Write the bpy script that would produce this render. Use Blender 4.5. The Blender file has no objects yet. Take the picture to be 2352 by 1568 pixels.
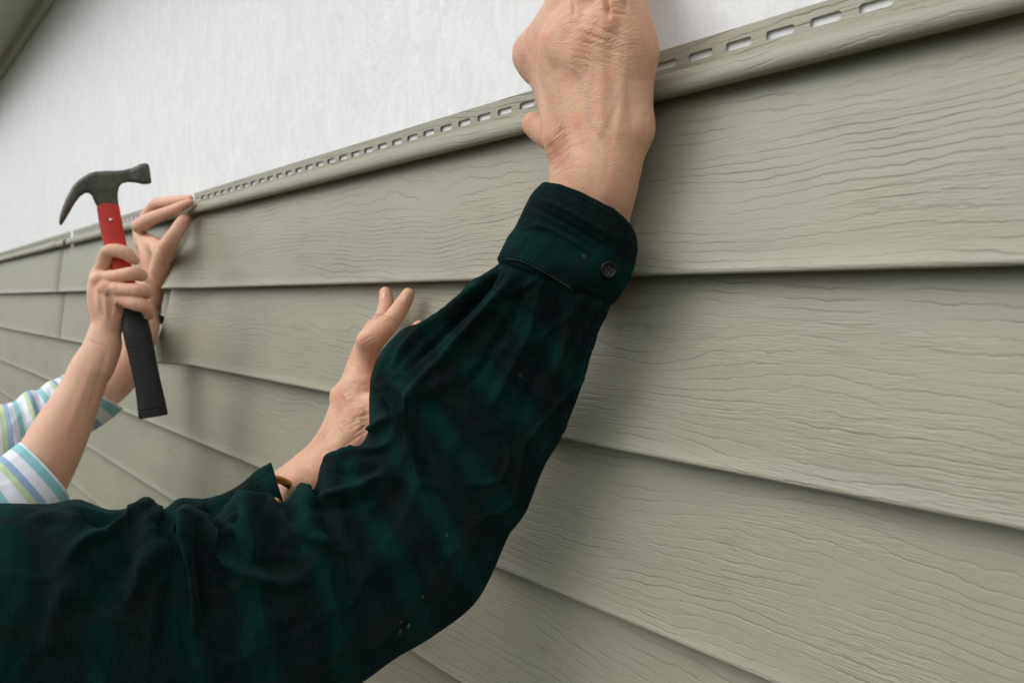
import bpy, math, random
import numpy as np
from mathutils import Vector, noise as mnoise
from mathutils.bvhtree import BVHTree
random.seed(7); np.random.seed(7)

# ------------------------------------------------------------------ camera, sky, sun, exposure
SC = bpy.context.scene
COL = SC.collection
EYE = 1.90
TH = math.radians(44.0); PH = math.radians(3.65)
CAM = np.array([0.0, -0.403, EYE])
FWD = np.array([-math.cos(TH)*math.cos(PH), math.sin(TH)*math.cos(PH), -math.sin(PH)])
RGT = np.array([math.sin(TH), math.cos(TH), 0.0])
UPV = np.cross(RGT, FWD)
cd = bpy.data.cameras.new('camera'); cam = bpy.data.objects.new('camera', cd); COL.objects.link(cam)
cd.lens = 24.0; cd.sensor_width = 36.0; cd.clip_start = 0.01; cd.clip_end = 500
cam.location = CAM.tolist()
cam.rotation_euler = Vector(FWD.tolist()).to_track_quat('-Z', 'Y').to_euler()
cd.dof.use_dof = True; cd.dof.focus_distance = 0.52; cd.dof.aperture_fstop = 9.0
SC.camera = cam

SUN_EL = math.radians(40); SUN_AZ = math.radians(24)      # azimuth measured from the wall normal towards the far end
sun_to = Vector((-math.sin(SUN_AZ)*math.cos(SUN_EL), -math.cos(SUN_AZ)*math.cos(SUN_EL), math.sin(SUN_EL)))
W = bpy.data.worlds.new('World'); SC.world = W; W.use_nodes = True
wn = W.node_tree.nodes; wl = W.node_tree.links
bg = wn['Background']; sky = wn.new('ShaderNodeTexSky'); sky.sky_type = 'NISHITA'; sky.sun_disc = False
sky.sun_elevation = SUN_EL; sky.sun_rotation = math.atan2(sun_to.x, sun_to.y)
sky.air_density = 1.0; sky.dust_density = 1.5
hs = wn.new('ShaderNodeHueSaturation'); hs.inputs['Saturation'].default_value = 0.22
wl.new(sky.outputs[0], hs.inputs['Color'])
cl = wn.new('ShaderNodeMix'); cl.data_type = 'RGBA'; cl.inputs[0].default_value = 0.7      # even cloud cover over the sky
cl.inputs[7].default_value = (4.6, 4.7, 4.75, 1)
wl.new(hs.outputs[0], cl.inputs[6])
# overcast: brighter overhead than low down, and the horizon dimmed, as by unseen trees and houses, to deepen shade under laps
tc = wn.new('ShaderNodeTexCoord'); sx = wn.new('ShaderNodeSeparateXYZ'); wl.new(tc.outputs['Generated'], sx.inputs[0])
rp = wn.new('ShaderNodeValToRGB'); wl.new(sx.outputs[2], rp.inputs[0])
for e, (p, c) in zip([rp.color_ramp.elements[0], rp.color_ramp.elements[1], rp.color_ramp.elements.new(.20), rp.color_ramp.elements.new(.30)],
                     ((0.0, .25), (1.0, 1.0), (.10, .36), (.19, .82))): e.position = p; e.color = (c, c, c, 1)
mx = wn.new('ShaderNodeMix'); mx.data_type = 'RGBA'; mx.blend_type = 'MULTIPLY'; mx.inputs[0].default_value = 1
wl.new(cl.outputs[2], mx.inputs[6]); wl.new(rp.outputs[0], mx.inputs[7]); wl.new(mx.outputs[2], bg.inputs[0]); bg.inputs[1].default_value = 0.15
sd = bpy.data.lights.new('sun', 'SUN'); sun = bpy.data.objects.new('sun', sd); COL.objects.link(sun)
sd.energy = 0.55; sd.angle = math.radians(42); sd.color = (1.0, 0.97, 0.92)
sun.rotation_euler = (-sun_to).to_track_quat('-Z', 'Y').to_euler()
SC.view_settings.view_transform = 'Standard'; SC.view_settings.look = 'None'
SC.view_settings.gamma = 1.0; SC.view_settings.use_curve_mapping = False
SC.view_settings.exposure = 1.12

# ------------------------------------------------------------------ maths helpers
F = 1568.0; CX = 1176.0; CY = 784.0          # focal length and centre for a 2352 px wide frame
def PD(x, y, depth):
    return CAM + (FWD + RGT*((x-CX)/F) - UPV*((y-CY)/F))*depth
def PW(x, y, off):                            # point on the plane `off` metres in front of the wall
    r = FWD + RGT*((x-CX)/F) - UPV*((y-CY)/F)
    return CAM + r*((-off - CAM[1])/r[1])
def proj(P):
    q = P - CAM; dz = q @ FWD
    return np.stack([CX + F*(q@RGT)/dz, CY - F*(q@UPV)/dz], -1), dz
def depth_of(p): return float((p-CAM) @ FWD)
def cr(tab, n):                               # Catmull-Rom through rows of a table
    T = np.array(tab, float); m = len(T)
    P = np.vstack([2*T[0]-T[1], T, 2*T[-1]-T[-2]])
    s = np.linspace(0, m-1, n); i = np.minimum(s.astype(int), m-2); t = (s-i)[:, None]
    a, b, c, d = P[i], P[i+1], P[i+2], P[i+3]
    return .5*(2*b + (c-a)*t + (2*a-5*b+4*c-d)*t*t + (3*b-a-3*c+d)*t**3)
def seg_dist(px, poly):                       # distance to a polyline, and position along it 0..1
    px = np.asarray(px); best = np.full(len(px), 1e9); pos = np.zeros(len(px)); side = np.zeros(len(px))
    poly = np.array(poly, float); L = np.linalg.norm(np.diff(poly, axis=0), axis=1); tot = L.sum(); acc = 0
    for k in range(len(poly)-1):
        a, b = poly[k], poly[k+1]; ab = b-a
        h = np.clip(((px-a)@ab)/max(ab@ab, 1e-9), 0, 1)
        v = px-(a+h[:, None]*ab); d = np.linalg.norm(v, axis=1); m = d < best
        best[m] = d[m]; pos[m] = (acc + h[m]*L[k])/tot
        side[m] = np.sign(ab[0]*v[m, 1]-ab[1]*v[m, 0]); acc += L[k]
    return best, pos, side

# ------------------------------------------------------------------ object helpers
def meshobj(name, V, Fc, mat, parent=None, smooth=True, uv=None, attrs=None, creases=None):
    me = bpy.data.meshes.new(name)
    V = np.asarray(V, np.float32)
    if isinstance(Fc, np.ndarray):
        me.vertices.add(len(V)); me.vertices.foreach_set('co', V.ravel())
        n = len(Fc); k = Fc.shape[1]
        me.loops.add(n*k); me.loops.foreach_set('vertex_index', Fc.astype(np.int32).ravel())
        me.polygons.add(n); me.polygons.foreach_set('loop_start', np.arange(0, n*k, k, dtype=np.int32))
        me.update(calc_edges=True)
    else:
        me.from_pydata([tuple(map(float, v)) for v in V], [], Fc)
    me.validate()
    if smooth: me.polygons.foreach_set('use_smooth', [True]*len(me.polygons))
    if uv is not None:
        ul = me.uv_layers.new(name='UVMap'); li = np.zeros(len(me.loops), np.int32)
        me.loops.foreach_get('vertex_index', li)
        if len(uv) == len(V): ul.data.foreach_set('uv', np.asarray(uv, np.float32)[li].ravel())
        else: ul.data.foreach_set('uv', np.asarray(uv, np.float32).ravel())
    for k, a in (attrs or {}).items():
        at = me.attributes.new(k, 'FLOAT', 'POINT'); at.data.foreach_set('value', np.asarray(a, np.float32))
    me.materials.append(mat)
    o = bpy.data.objects.new(name, me); COL.objects.link(o)
    if parent is not None:
        o.parent = parent
        o.matrix_parent_inverse = parent.matrix_basis.inverted()
    return o
def thing(name, label, cat, loc, group=None):
    o = bpy.data.objects.new(name, None); COL.objects.link(o); o.location = tuple(map(float, loc))
    o.empty_display_size = .05; bpy.context.view_layer.update()
    return tag(o, label, cat, group)
def tag(o, label, cat=None, group=None, kind=None):
    o['label'] = label
    if cat: o['category'] = cat
    if group: o['group'] = group
    if kind: o['kind'] = kind
    return o

# ------------------------------------------------------------------ material helpers
class NT:
    def __init__(s, name):
        s.m = bpy.data.materials.new(name); s.m.use_nodes = True
        s.n = s.m.node_tree.nodes; s.l = s.m.node_tree.links; s.b = s.n['Principled BSDF']
    def _set(s, sock, v):
        if hasattr(v, 'is_output') or isinstance(v, bpy.types.NodeSocket): s.l.new(v, sock)
        else: sock.default_value = v
    def math(s, op, a, b=0.0, c=0.0, clamp=False):
        n = s.n.new('ShaderNodeMath'); n.operation = op; n.use_clamp = clamp
        for i, v in enumerate((a, b, c)): s._set(n.inputs[i], v)
        return n.outputs[0]
    def noise(s, vec, scale=5, detail=3, rough=.5, dist=0):
        n = s.n.new('ShaderNodeTexNoise'); s._set(n.inputs['Vector'], vec)
        n.inputs['Scale'].default_value = scale; n.inputs['Detail'].default_value = detail
        n.inputs['Roughness'].default_value = rough; n.inputs['Distortion'].default_value = dist
        return n.outputs[0]
    def voro(s, vec, scale=5, feature='DISTANCE_TO_EDGE'):
        n = s.n.new('ShaderNodeTexVoronoi'); n.feature = feature; s._set(n.inputs['Vector'], vec)
        n.inputs['Scale'].default_value = scale; return n.outputs[0]
    def comb(s, x, y, z=0.0):
        n = s.n.new('ShaderNodeCombineXYZ')
        for i, v in enumerate((x, y, z)): s._set(n.inputs[i], v)
        return n.outputs[0]
    def sep(s, v):
        n = s.n.new('ShaderNodeSeparateXYZ'); s.l.new(v, n.inputs[0]); return n.outputs
    def uv(s): return s.n.new('ShaderNodeUVMap').outputs[0]
    def obj(s): return s.n.new('ShaderNodeTexCoord').outputs['Object']
    def mapping(s, v, scale=(1, 1, 1), rot=(0, 0, 0), loc=(0, 0, 0)):
        n = s.n.new('ShaderNodeMapping'); s.l.new(v, n.inputs[0]); n.inputs['Scale'].default_value = scale
        n.inputs['Rotation'].default_value = rot; n.inputs['Location'].default_value = loc; return n.outputs[0]
    def ramp(s, v, stops, interp='LINEAR'):
        n = s.n.new('ShaderNodeValToRGB'); s.l.new(v, n.inputs[0]); cr_ = n.color_ramp; cr_.interpolation = interp
        while len(cr_.elements) < len(stops): cr_.elements.new(.5)
        for e, (p, c) in zip(cr_.elements, stops):
            e.position = p; e.color = (c, c, c, 1) if not hasattr(c, '__len__') else tuple(c)+(1,)
        return n.outputs[0]
    def mix(s, f, a, b, mode='MIX'):
        n = s.n.new('ShaderNodeMix'); n.data_type = 'RGBA'; n.blend_type = mode
        s._set(n.inputs[0], f)
        for sock, v in ((n.inputs[6], a), (n.inputs[7], b)):
            s._set(sock, tuple(v)+(1,) if isinstance(v, (tuple, list)) and len(v) == 3 else v)
        return n.outputs[2]
    def attr(s, name):
        n = s.n.new('ShaderNodeAttribute'); n.attribute_name = name; return n.outputs['Fac']
    def bump(s, h, dist, strength=1.0, prev=None):
        n = s.n.new('ShaderNodeBump'); s._set(n.inputs['Height'], h); n.inputs['Distance'].default_value = dist
        n.inputs['Strength'].default_value = strength
        if prev is not None: s.l.new(prev, n.inputs['Normal'])
        return n.outputs[0]
    def out(s, color, rough=.5, spec=.5, normal=None, **kw):
        s._set(s.b.inputs['Base Color'], tuple(color)+(1,) if isinstance(color, (tuple, list)) and len(color) == 3 else color)
        s._set(s.b.inputs['Roughness'], rough); s.b.inputs['Specular IOR Level'].default_value = spec
        if normal is not None: s.l.new(normal, s.b.inputs['Normal'])
        for k, v in kw.items(): s._set(s.b.inputs[k], v)
        return s.m

def mat_siding(name='sage_vinyl', grain=1.0):
    t = NT(name); uv = t.uv(); u, v, _ = t.sep(uv)
    w1 = t.noise(t.comb(t.math('MULTIPLY', u, 2.3), t.math('MULTIPLY', v, 8.0)), 1, 1.5, .45)
    w2 = t.noise(t.comb(t.math('MULTIPLY', u, 100), t.math('MULTIPLY', v, 90)), 1, 3, .6)
    w3 = t.noise(t.comb(t.math('MULTIPLY', u, 11), t.math('MULTIPLY', v, 20), 3.0), 1, 2, .5)
    q = t.math('MULTIPLY', v, 150.0)
    q = t.math('ADD', q, t.math('MULTIPLY', w1, 12.0))
    q = t.math('ADD', q, t.math('MULTIPLY', w2, .62))
    q = t.math('ADD', q, t.math('MULTIPLY', w3, 3.0))
    fr = t.math('FRACT', q)
    groove = t.ramp(fr, [(0, 0.0), (.07, 0.08), (.13, .85), (.3, 1.0), (.9, 1.0), (1, .55)])
    # every groove line gets its own breaks
    idx = t.math('FLOOR', q)
    mk = t.noise(t.comb(t.math('MULTIPLY', u, 16), t.math('MULTIPLY', idx, 3.7), 5.0), 1, 2, .5)
    mk = t.ramp(mk, [(.40, 0), (.60, 1)])
    g = t.math('MULTIPLY', t.math('SUBTRACT', groove, 1.0), mk)
    fib = t.noise(t.comb(t.math('MULTIPLY', u, 75), t.math('MULTIPLY', v, 720)), 1, 2, .6)
    fm = t.noise(t.comb(t.math('MULTIPLY', u, 9), t.math('MULTIPLY', v, 30), 9.0), 1, 2, .5)
    fm = t.ramp(fm, [(.38, .1), (.62, 1)])
    h = t.math('ADD', g, t.math('MULTIPLY', t.math('MULTIPLY', fib, fm), 1.5))
    dep = t.noise(t.comb(t.math('MULTIPLY', u, 4), t.math('MULTIPLY', v, 13), 12.0), 1, 2, .5)
    h = t.math('MULTIPLY', h, t.ramp(dep, [(.36, .35), (.64, 1.15)]))
    nb = t.bump(h, .00047*grain, 1.0)
    big = t.noise(t.comb(t.math('MULTIPLY', u, 5), t.math('MULTIPLY', v, 9), 2.0), 1, 3, .55)
    col = t.mix(t.ramp(big, [(.35, 0), (.65, 1)]), (.282, .278, .214), (.324, .305, .233))
    col = t.mix(t.math('MULTIPLY', t.math('MULTIPLY', g, -1.0), .30), col, (.12, .105, .08))
    smg = t.noise(t.comb(t.math('MULTIPLY', u, 24), t.math('MULTIPLY', v, 60), 7.0), 1, 4, .65)
    col = t.mix(t.ramp(smg, [(.56, 0), (.72, .35)]), col, (.225, .20, .16))
    spk = t.voro(t.comb(t.math('MULTIPLY', u, 8), t.math('MULTIPLY', v, 8)), 1, 'F1')
    col = t.mix(t.ramp(spk, [(.005, 1), (.010, 0)]), col, (.06, .05, .04))
    rg = t.math('ADD', t.math('MULTIPLY', big, .12), .34)
    return t.out(col, rg, .45, nb)
def mat_wrap():
    t = NT('white_house_wrap'); o = t.obj()
    a = t.noise(t.mapping(o, (9, 1, 4.5), (0, math.radians(8), 0)), 1, 5, .65, .6)
    b = t.noise(t.mapping(o, (62, 1, 25), (0, math.radians(-6), 0)), 1, 4, .65, 1.2)
    c = t.noise(t.mapping(o, (420, 1, 260)), 1, 2, .5)
    h = t.math('ADD', t.math('MULTIPLY', a, 1.3), t.math('ADD', t.math('MULTIPLY', b, .22), t.math('MULTIPLY', c, .05)))
    nb = t.bump(h, .008, .42)
    col = t.mix(t.ramp(b, [(.35, 0), (.65, 1)]), (.71, .72, .722), (.80, .805, .805))
    col = t.mix(t.ramp(a, [(.45, 0), (.75, .45)]), col, (.68, .685, .69))
    return t.out(col, .48, .4, nb)
def mat_skin(name, base, red, vein=(.40, .30, .25), ang=0.3):
    t = NT(name); o = t.obj()
    n1 = t.noise(o, 38, 4, .6); n2 = t.noise(o, 160, 3, .6)
    col = t.mix(t.ramp(n1, [(.35, 0), (.7, .8)]), base, tuple(b*.45+r*.55 for b, r in zip(base, red)))
    col = t.mix(t.ramp(n2, [(.45, 0), (.72, .45)]), col, red)
    col = t.mix(t.attr('red'), col, red)
    col = t.mix(t.attr('vein'), col, vein)
    wr = t.noise(t.mapping(o, (260, 260, 900)), 1, 3, .6, 1.2)
    vo = t.voro(t.mapping(o, (420, 420, 700)), 1)
    pores = t.ramp(vo, [(0, 0), (.16, 1)])
    md = t.noise(o, 25, 2)
    h = t.math('ADD', t.math('MULTIPLY', wr, t.math('ADD', md, .35)), t.math('MULTIPLY', pores, .22))
    nb = t.bump(h, .00055, .8)
    cz = t.noise(t.mapping(t.mapping(o, (1, 1, 1), (0, ang, 0)), (55, 55, 330)), 1, 4, .6, 1.8)
    cz = t.ramp(cz, [(.36, 0), (.50, 1), (1, 1)])
    nb = t.bump(t.math('MULTIPLY', cz, t.attr('wrk')), .0008, .9, nb)
    col = t.mix(t.math('MULTIPLY', t.math('MULTIPLY', t.math('SUBTRACT', 1.0, cz), t.attr('wrk')), .22), col, tuple(c*.8 for c in red))
    rg = t.math('ADD', t.math('MULTIPLY', n2, .12), .44)
    return t.out(col, rg, .38, nb, **{'Subsurface Weight': .12, 'Subsurface Scale': .006, 'Subsurface Radius': (1.0, .35, .18)})
def mat_flannel():
    t = NT('green_plaid_flannel'); u, v, _ = t.sep(t.uv()); o = t.obj()
    wob = t.noise(t.comb(u, v), 14, 2)
    uu = t.math('ADD', u, t.math('MULTIPLY', wob, .034)); vv = t.math('ADD', v, t.math('MULTIPLY', wob, .030))
    def band(x, per, lo, hi, soft=.05):
        f = t.math('FRACT', t.math('DIVIDE', x, per))
        return t.ramp(f, [(max(lo-soft, 0), 0), (lo+soft, 1), (hi-soft, 1), (min(hi+soft, 1), 0)])
    bu = band(uu, .050, .12, .46, .09); bv = band(vv, .046, .15, .60, .09)
    thread = t.noise(t.comb(t.math('MULTIPLY', u, 900), t.math('MULTIPLY', v, 260)), 1, 2, .6)
    cloud = t.noise(o, 22, 4, .6)
    green = (.0016, .0255, .0200); navy = (.0030, .0068, .0092); black = (.0018, .0028, .0030); brown = (.0090, .0086, .0100)
    patch = t.ramp(t.noise(t.comb(u, v, 4.0), 9, 3, .6), [(.30, .45), (.70, 1)])
    c = t.mix(t.math('MULTIPLY', t.math('MULTIPLY', bu, patch), .95), tuple(.80*a+.20*b for a, b in zip(black, green)), green)
    c2 = t.mix(t.math('MULTIPLY', bu, .75), navy, (.003, .022, .019))
    c = t.mix(t.math('MULTIPLY', bv, .62), c, c2)
    st = band(uu, .050, .66, .86, .03)
    c = t.mix(t.math('MULTIPLY', st, .35), c, brown)
    st2 = band(vv, .046, .72, .86, .03)
    c = t.mix(t.math('MULTIPLY', st2, .4), c, brown)
    c = t.mix(t.ramp(cloud, [(.35, 0), (.8, .5)]), c, (.005, .016, .017))
    c = t.mix(t.math('MULTIPLY', t.ramp(thread, [(.5, 0), (.8, 1)]), .22), c, (.028, .045, .043))
    ln = t.voro(t.mapping(o, (95, 95, 55), (.3, .5, 0)), 1, 'F1')
    l2 = t.noise(o, 300, 3, .7)
    lint = t.math('MULTIPLY', t.ramp(t.math('ADD', ln, t.math('MULTIPLY', l2, .25)), [(.20, 1), (.25, 0)]), t.attr('lint'))
    c = t.mix(t.math('MULTIPLY', lint, .7), c, (.16, .17, .16))
    fz = t.noise(o, 900, 3, .7); wv = t.noise(t.comb(t.math('MULTIPLY', u, 700), t.math('MULTIPLY', v, 700)), 1, 2)
    soft = t.noise(o, 60, 4, .55)
    nb = t.bump(t.math('ADD', t.math('MULTIPLY', fz, .5), wv), .0006, .6)
    nb = t.bump(soft, .003, .5, nb)
    return t.out(c, .95, .05, nb, **{'Sheen Weight': .04, 'Sheen Roughness': .5, 'Sheen Tint': (.25, .7, .62, 1)})
def mat_stripes(axis='u'):
    t = NT('striped_jersey'); u, v, _ = t.sep(t.uv()); o = t.obj()
    f = t.math('FRACT', t.math('DIVIDE', u if axis == 'u' else v, .052))
    wht = (.74, .77, .82); teal = (.25, .54, .57); blue = (.27, .39, .57); grn = (.52, .62, .36)
    stops = [(0, wht), (.05, wht), (.06, teal), (.24, teal), (.255, wht), (.47, wht), (.485, blue), (.62, blue),
             (.635, grn), (.76, grn), (.775, wht), (1, wht)]
    c = t.ramp(f, stops)
    wv = t.noise(t.comb(t.math('MULTIPLY', u, 600), t.math('MULTIPLY', v, 900)), 1, 2)
    soft = t.noise(o, 50, 3)
    nb = t.bump(wv, .0004, .5); nb = t.bump(soft, .003, .4, nb)
    c = t.mix(t.math('MULTIPLY', wv, .12), c, (.5, .55, .6))
    return t.out(c, .85, .2, nb)
def mat_plain(name, col, rough=.5, spec=.5, metal=0.0, nscale=60, namp=.25, bd=.0003, col2=None):
    t = NT(name); o = t.obj(); n = t.noise(o, nscale, 4, .6)
    c = t.mix(t.ramp(n, [(.3, 0), (.7, 1)]), col, col2 or tuple(x*(1-namp) for x in col))
    n2 = t.noise(o, nscale*5, 3)
    return t.out(c, t.math('ADD', t.math('MULTIPLY', n2, .15), rough-.07), spec, t.bump(n2, bd, .6), Metallic=metal)

def mat_red():
    t = NT('worn_red_paint'); o = t.obj(); n = t.noise(o, 60, 4, .6); k = t.noise(t.mapping(o, (260, 260, 120)), 1, 4, .7)
    c = t.mix(t.ramp(n, [(.3, 0), (.7, 1)]), (.62, .034, .014), (.46, .022, .011))
    c = t.mix(t.ramp(k, [(.66, 0), (.72, .8)]), c, (.10, .04, .03)); c = t.mix(t.ramp(k, [(.26, .6), (.31, 0)]), c, (.55, .22, .17))
    return t.out(c, t.math('ADD', t.math('MULTIPLY', k, .3), .28), .35, t.bump(k, .0005, .5))
M = dict(
    siding=mat_siding(), wrap=mat_wrap(),
    skinA=mat_skin('tanned_skin', (.68, .415, .272), (.62, .27, .18)),
    skinB=mat_skin('fair_skin', (.69, .435, .300), (.67, .31, .215)),
    nail=mat_plain('fingernail_keratin', (.72, .46, .37), .28, .5, 0, 150, .1, .0001), flannel=mat_flannel(), stripes=mat_stripes(), stripes_body=mat_stripes('v'), eye=mat_plain('eyeball', (.75, .73, .70), .15, .6),
    steel=mat_plain('dull_forged_steel', (.125, .125, .100), .50, .5, .25, 70, .45, .0006, (.055, .055, .042)),
    red=mat_red(),
    rubber=mat_plain('black_rubber', (.012, .013, .013), .6, .35, 0, 60, .3),
    button=mat_plain('dark_horn_button', (.007, .006, .005), .42, .3, 0, 200, .4),
    thread=mat_plain('grey_thread', (.055, .065, .06), .9, .1),
    gold=mat_plain('gold_metal', (.62, .36, .10), .25, .5, .9, 100, .4),
    band=mat_plain('black_strap', (.010, .010, .009), .5, .4),
    soffit=mat_plain('soffit_paint', (.58, .58, .49), .55, .3, 0, 30, .12),
    ground=mat_plain('lawn_and_bare_soil', (.045, .055, .025), .95, .1, 0, 3, .4, .01, (.065, .055, .038)),
    dark=mat_plain('sheathing_board', (.25, .2, .14), .8, .2),
    hair=mat_plain('brown_hair', (.04, .025, .015), .6, .3, 0, 300, .5),
    denim=mat_plain('blue_denim', (.04, .06, .11), .9, .1, 0, 300, .3),
)

# ------------------------------------------------------------------ the house: wall, wrap, soffit; the ground
gs = 60.0
g = meshobj('ground', [(-gs, -gs, 0), (gs, -gs, 0), (gs, gs, 0), (-gs, gs, 0)], [(0, 1, 2, 3)], M['ground'], smooth=False)
tag(g, 'lawn and bare soil around the house', kind='structure')

def grid(nx, nz, fn):
    V = [fn(i/(nx-1), j/(nz-1)) for j in range(nz) for i in range(nx)]
    Fq = [(j*nx+i, j*nx+i+1, (j+1)*nx+i+1, (j+1)*nx+i) for j in range(nz-1) for i in range(nx-1)]
    return V, Fq
def boxmesh(b):
    V = []; Fq = []
    for (x0, x1, y0, y1, z0, z1) in b:
        k = len(V)
        V += [(x, y, z) for z in (z0, z1) for y in (y0, y1) for x in (x0, x1)]
        Fq += [tuple(k+i for i in f) for f in ((0, 1, 5, 4), (2, 6, 7, 3), (0, 4, 6, 2), (1, 3, 7, 5), (4, 5, 7, 6), (0, 2, 3, 1))]
    return V, Fq
ZS = EYE + .775                                # soffit height
XL, XR = -9.0, 1.6
house = thing('house', 'house wall under renovation, wrapped in white building paper below a sage soffit', 'house', ((XL+XR)/2, .1, 0))
V, Fq = boxmesh([(XL, XR, .012, .25, 0, ZS+.3)])
meshobj('wall', V, Fq, M['dark'], house, smooth=False)
def wrapf(a, b):
    x = XL + (XR-XL)*a**.6 if False else XL + (XR-XL)*(1-(1-a)**2.2)
    z = .3 + (ZS-.3)*b
    w = mnoise.noise(Vector((x*9, 0, z*2.3)))*.0022 + mnoise.noise(Vector((x*30+z*5, 4, z*7)))*.0007
    return (x, -.0004 + w*(.65 if z > EYE+.175 else .12) if z > EYE+.05 else .006, z)
V, Fq = grid(420, 90, wrapf)
wr = meshobj('house_wrap', V, Fq, M['wrap'], house)
wr['label'] = 'white crinkled house wrap above the siding'
# soffit: grooved panels with a channel strip against the wall
V = []; Fq = []
prof = [(-.001, ZS-.028), (-.020, ZS-.028), (-.0205, ZS-.016), (-.006, ZS-.016)]
b = []
b.append((XL, XR, -.018, -.002, ZS-.03, ZS-.004))
b.append((XL, XR, -.17, -.0185, ZS-.004, ZS+.012))
V, Fq = boxmesh(b); meshobj('soffit', V, Fq, M['soffit'], house, smooth=False)
V, Fq = boxmesh([(XL, XR, -.195, -.1705, ZS-.03, ZS+.16)]); meshobj('fascia', V, Fq, M['soffit'], house, smooth=False)
V, Fq = boxmesh([(XL, XR, -.23, .25, ZS+.301, ZS+.33)]); meshobj('roof', V, Fq, M['dark'], house, smooth=False)

# ------------------------------------------------------------------ siding panels
HEMT, HEMB, LOCKT, AZ, BZ = .1660, .1480, .1455, .1298, .0146
EX = .1218
CZ = BZ-EX
def prof_top():
    p = [(.0035, HEMB+.0002), (.0045, .1465), (.0120, .1462), (.0164, .1440), (.0182, .1405), (.0186, .1350), (.0180, .1318), (.0160, .1300),
         (.0115, .1299), (.0070, .1330), (.0022, .1375), (.0014, .1375)]
    face = lambda z0, z1, o0, o1, n: [(o0+(o1-o0)*k/n, z0+(z1-z0)*k/n) for k in range(n+1)]
    p += face(.1370, BZ+.0060, .0014, .0176, 14)
    p += [(.0187, BZ+.0036), (.0191, BZ+.0018), (.0184, BZ+.0004), (.0166, BZ), (.0080, BZ+.0030), (.0022, BZ+.0090), (.0014, BZ+.0090)]
    p += face(BZ+.0080, CZ+.0060, .0014, .0176, 14)
    p += [(.0187, CZ+.0036), (.0191, CZ+.0018), (.0184, CZ+.0004), (.0166, CZ), (.0080, CZ+.0030), (.0060, CZ+.0030)]
    return p
def prof_low(top):
    face = lambda z0, z1, o0, o1, n: [(o0+(o1-o0)*k/n, z0+(z1-z0)*k/n) for k in range(n+1)]
    p = [(.0006, top+.016)]
    for q in (0, 1):
        b = top-EX*(q+1)
        p += face(top-EX*q+.0080 if q else top+.012, b+.0060, .0014, .0176, 14)
        p += [(.0187, b+.0036), (.0191, b+.0018), (.0184, b+.0004), (.0166, b), (.0080, b+.0030)] + ([(.0022, b+.0090), (.0014, b+.0090)] if q == 0 else [])
    return p
def sweep(name, prof, xend, xr, n, seed, parent=None, lift=0.0, curl=None, power=1.0):
    """extrude a siding profile along the wall; xend(z) is the x of the far end"""
    V = []; UV = []; L = 0; arc = []
    for k, (o, z) in enumerate(prof):
        if k: L += math.hypot(o-prof[k-1][0], z-prof[k-1][1])
        arc.append(L)
    for k, (o, z) in enumerate(prof):
        xe = xend(z)
        for i in range(n):
            a = (i/(n-1))**power; x = xe+(xr-xe)*a
            w = mnoise.noise(Vector((x*3.1, z*3, 1)))*.0007 + mnoise.noise(Vector((x*9, z*14, 6)))*.00022
            oo = o + lift + (w if o > .004 else 0)
            dx = 0
            if curl: oo, dx = curl(x-xe, z, oo)
            V.append((x+dx, -oo, EYE+z)); UV.append((x+seed*3.7, arc[k]+seed*1.37))
    m = len(prof)
    Fq = [(k*n+i, k*n+i+1, (k+1)*n+i+1, (k+1)*n+i) for k in range(m-1) for i in range(n-1)]
    o = meshobj(name, V, Fq, M['siding'], parent, uv=UV)
    md = o.modifiers.new('thickness', 'SOLIDIFY'); md.thickness = .0011; md.offset = -1
    o.data.flip_normals()
    return o
PITCH = .0262
def hem(parent, x0, x1, seed, lift=0.0):
    """nailing hem with real slots; the ring round each slot is two concave polygons"""
    zt, zb = EYE+HEMT, EYE+HEMB; sz0, sz1 = EYE+.1532, EYE+.1585; yy = -(.0016+lift)
    V = []; Fq = []; UV = []
    x = x0 + .006
    def add(px, pz):
        w = mnoise.noise(Vector((px*3.1, 1, seed)))*.0006
        V.append((px, yy-abs(w)*.5-.0002, pz)); UV.append((px+seed*3.7, pz+seed*1.37)); return len(V)-1
    ns = int((x1-x0)/PITCH)
    for k in range(ns):
        a = x0+k*PITCH; b = a+PITCH; l = a+.0045; r = a+.0215; zm = (sz0+sz1)/2; rr = .0016
        A, B, C, D = add(a, zt), add(b, zt), add(b, zb), add(a, zb); ML, MR = add(a, zm), add(b, zm)
        top = [(l, zm), (l, sz1-rr), (l+rr*.3, sz1-rr*.3), (l+rr, sz1), (r-rr, sz1), (r-rr*.3, sz1-rr*.3), (r, sz1-rr), (r, zm)]
        bot = [(l+rr*.3, sz0+rr*.3), (r-rr*.3, sz0+rr*.3)]
        t = [add(*p) for p in top]
        bo = [add(l, sz0+rr), add(l+rr*.3, sz0+rr*.3), add(l+rr, sz0), add(r-rr, sz0), add(r-rr*.3, sz0+rr*.3), add(r, sz0+rr)]
        Fq.append([ML]+t+[MR, B, A])
        Fq.append([ML, D, C, MR, t[-1]]+bo[::-1]+[t[0]])
    uvl = []
    for f in Fq: uvl += [UV[i] for i in f]
    o = meshobj('nailing_hem', V, Fq, M['siding'], parent, smooth=False, uv=uvl)
    md = o.modifiers.new('thickness', 'SOLIDIFY'); md.thickness = .0005; md.offset = -1
    return o
def wx(px, py, off): return float(PW(px, py, off)[0])

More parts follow.
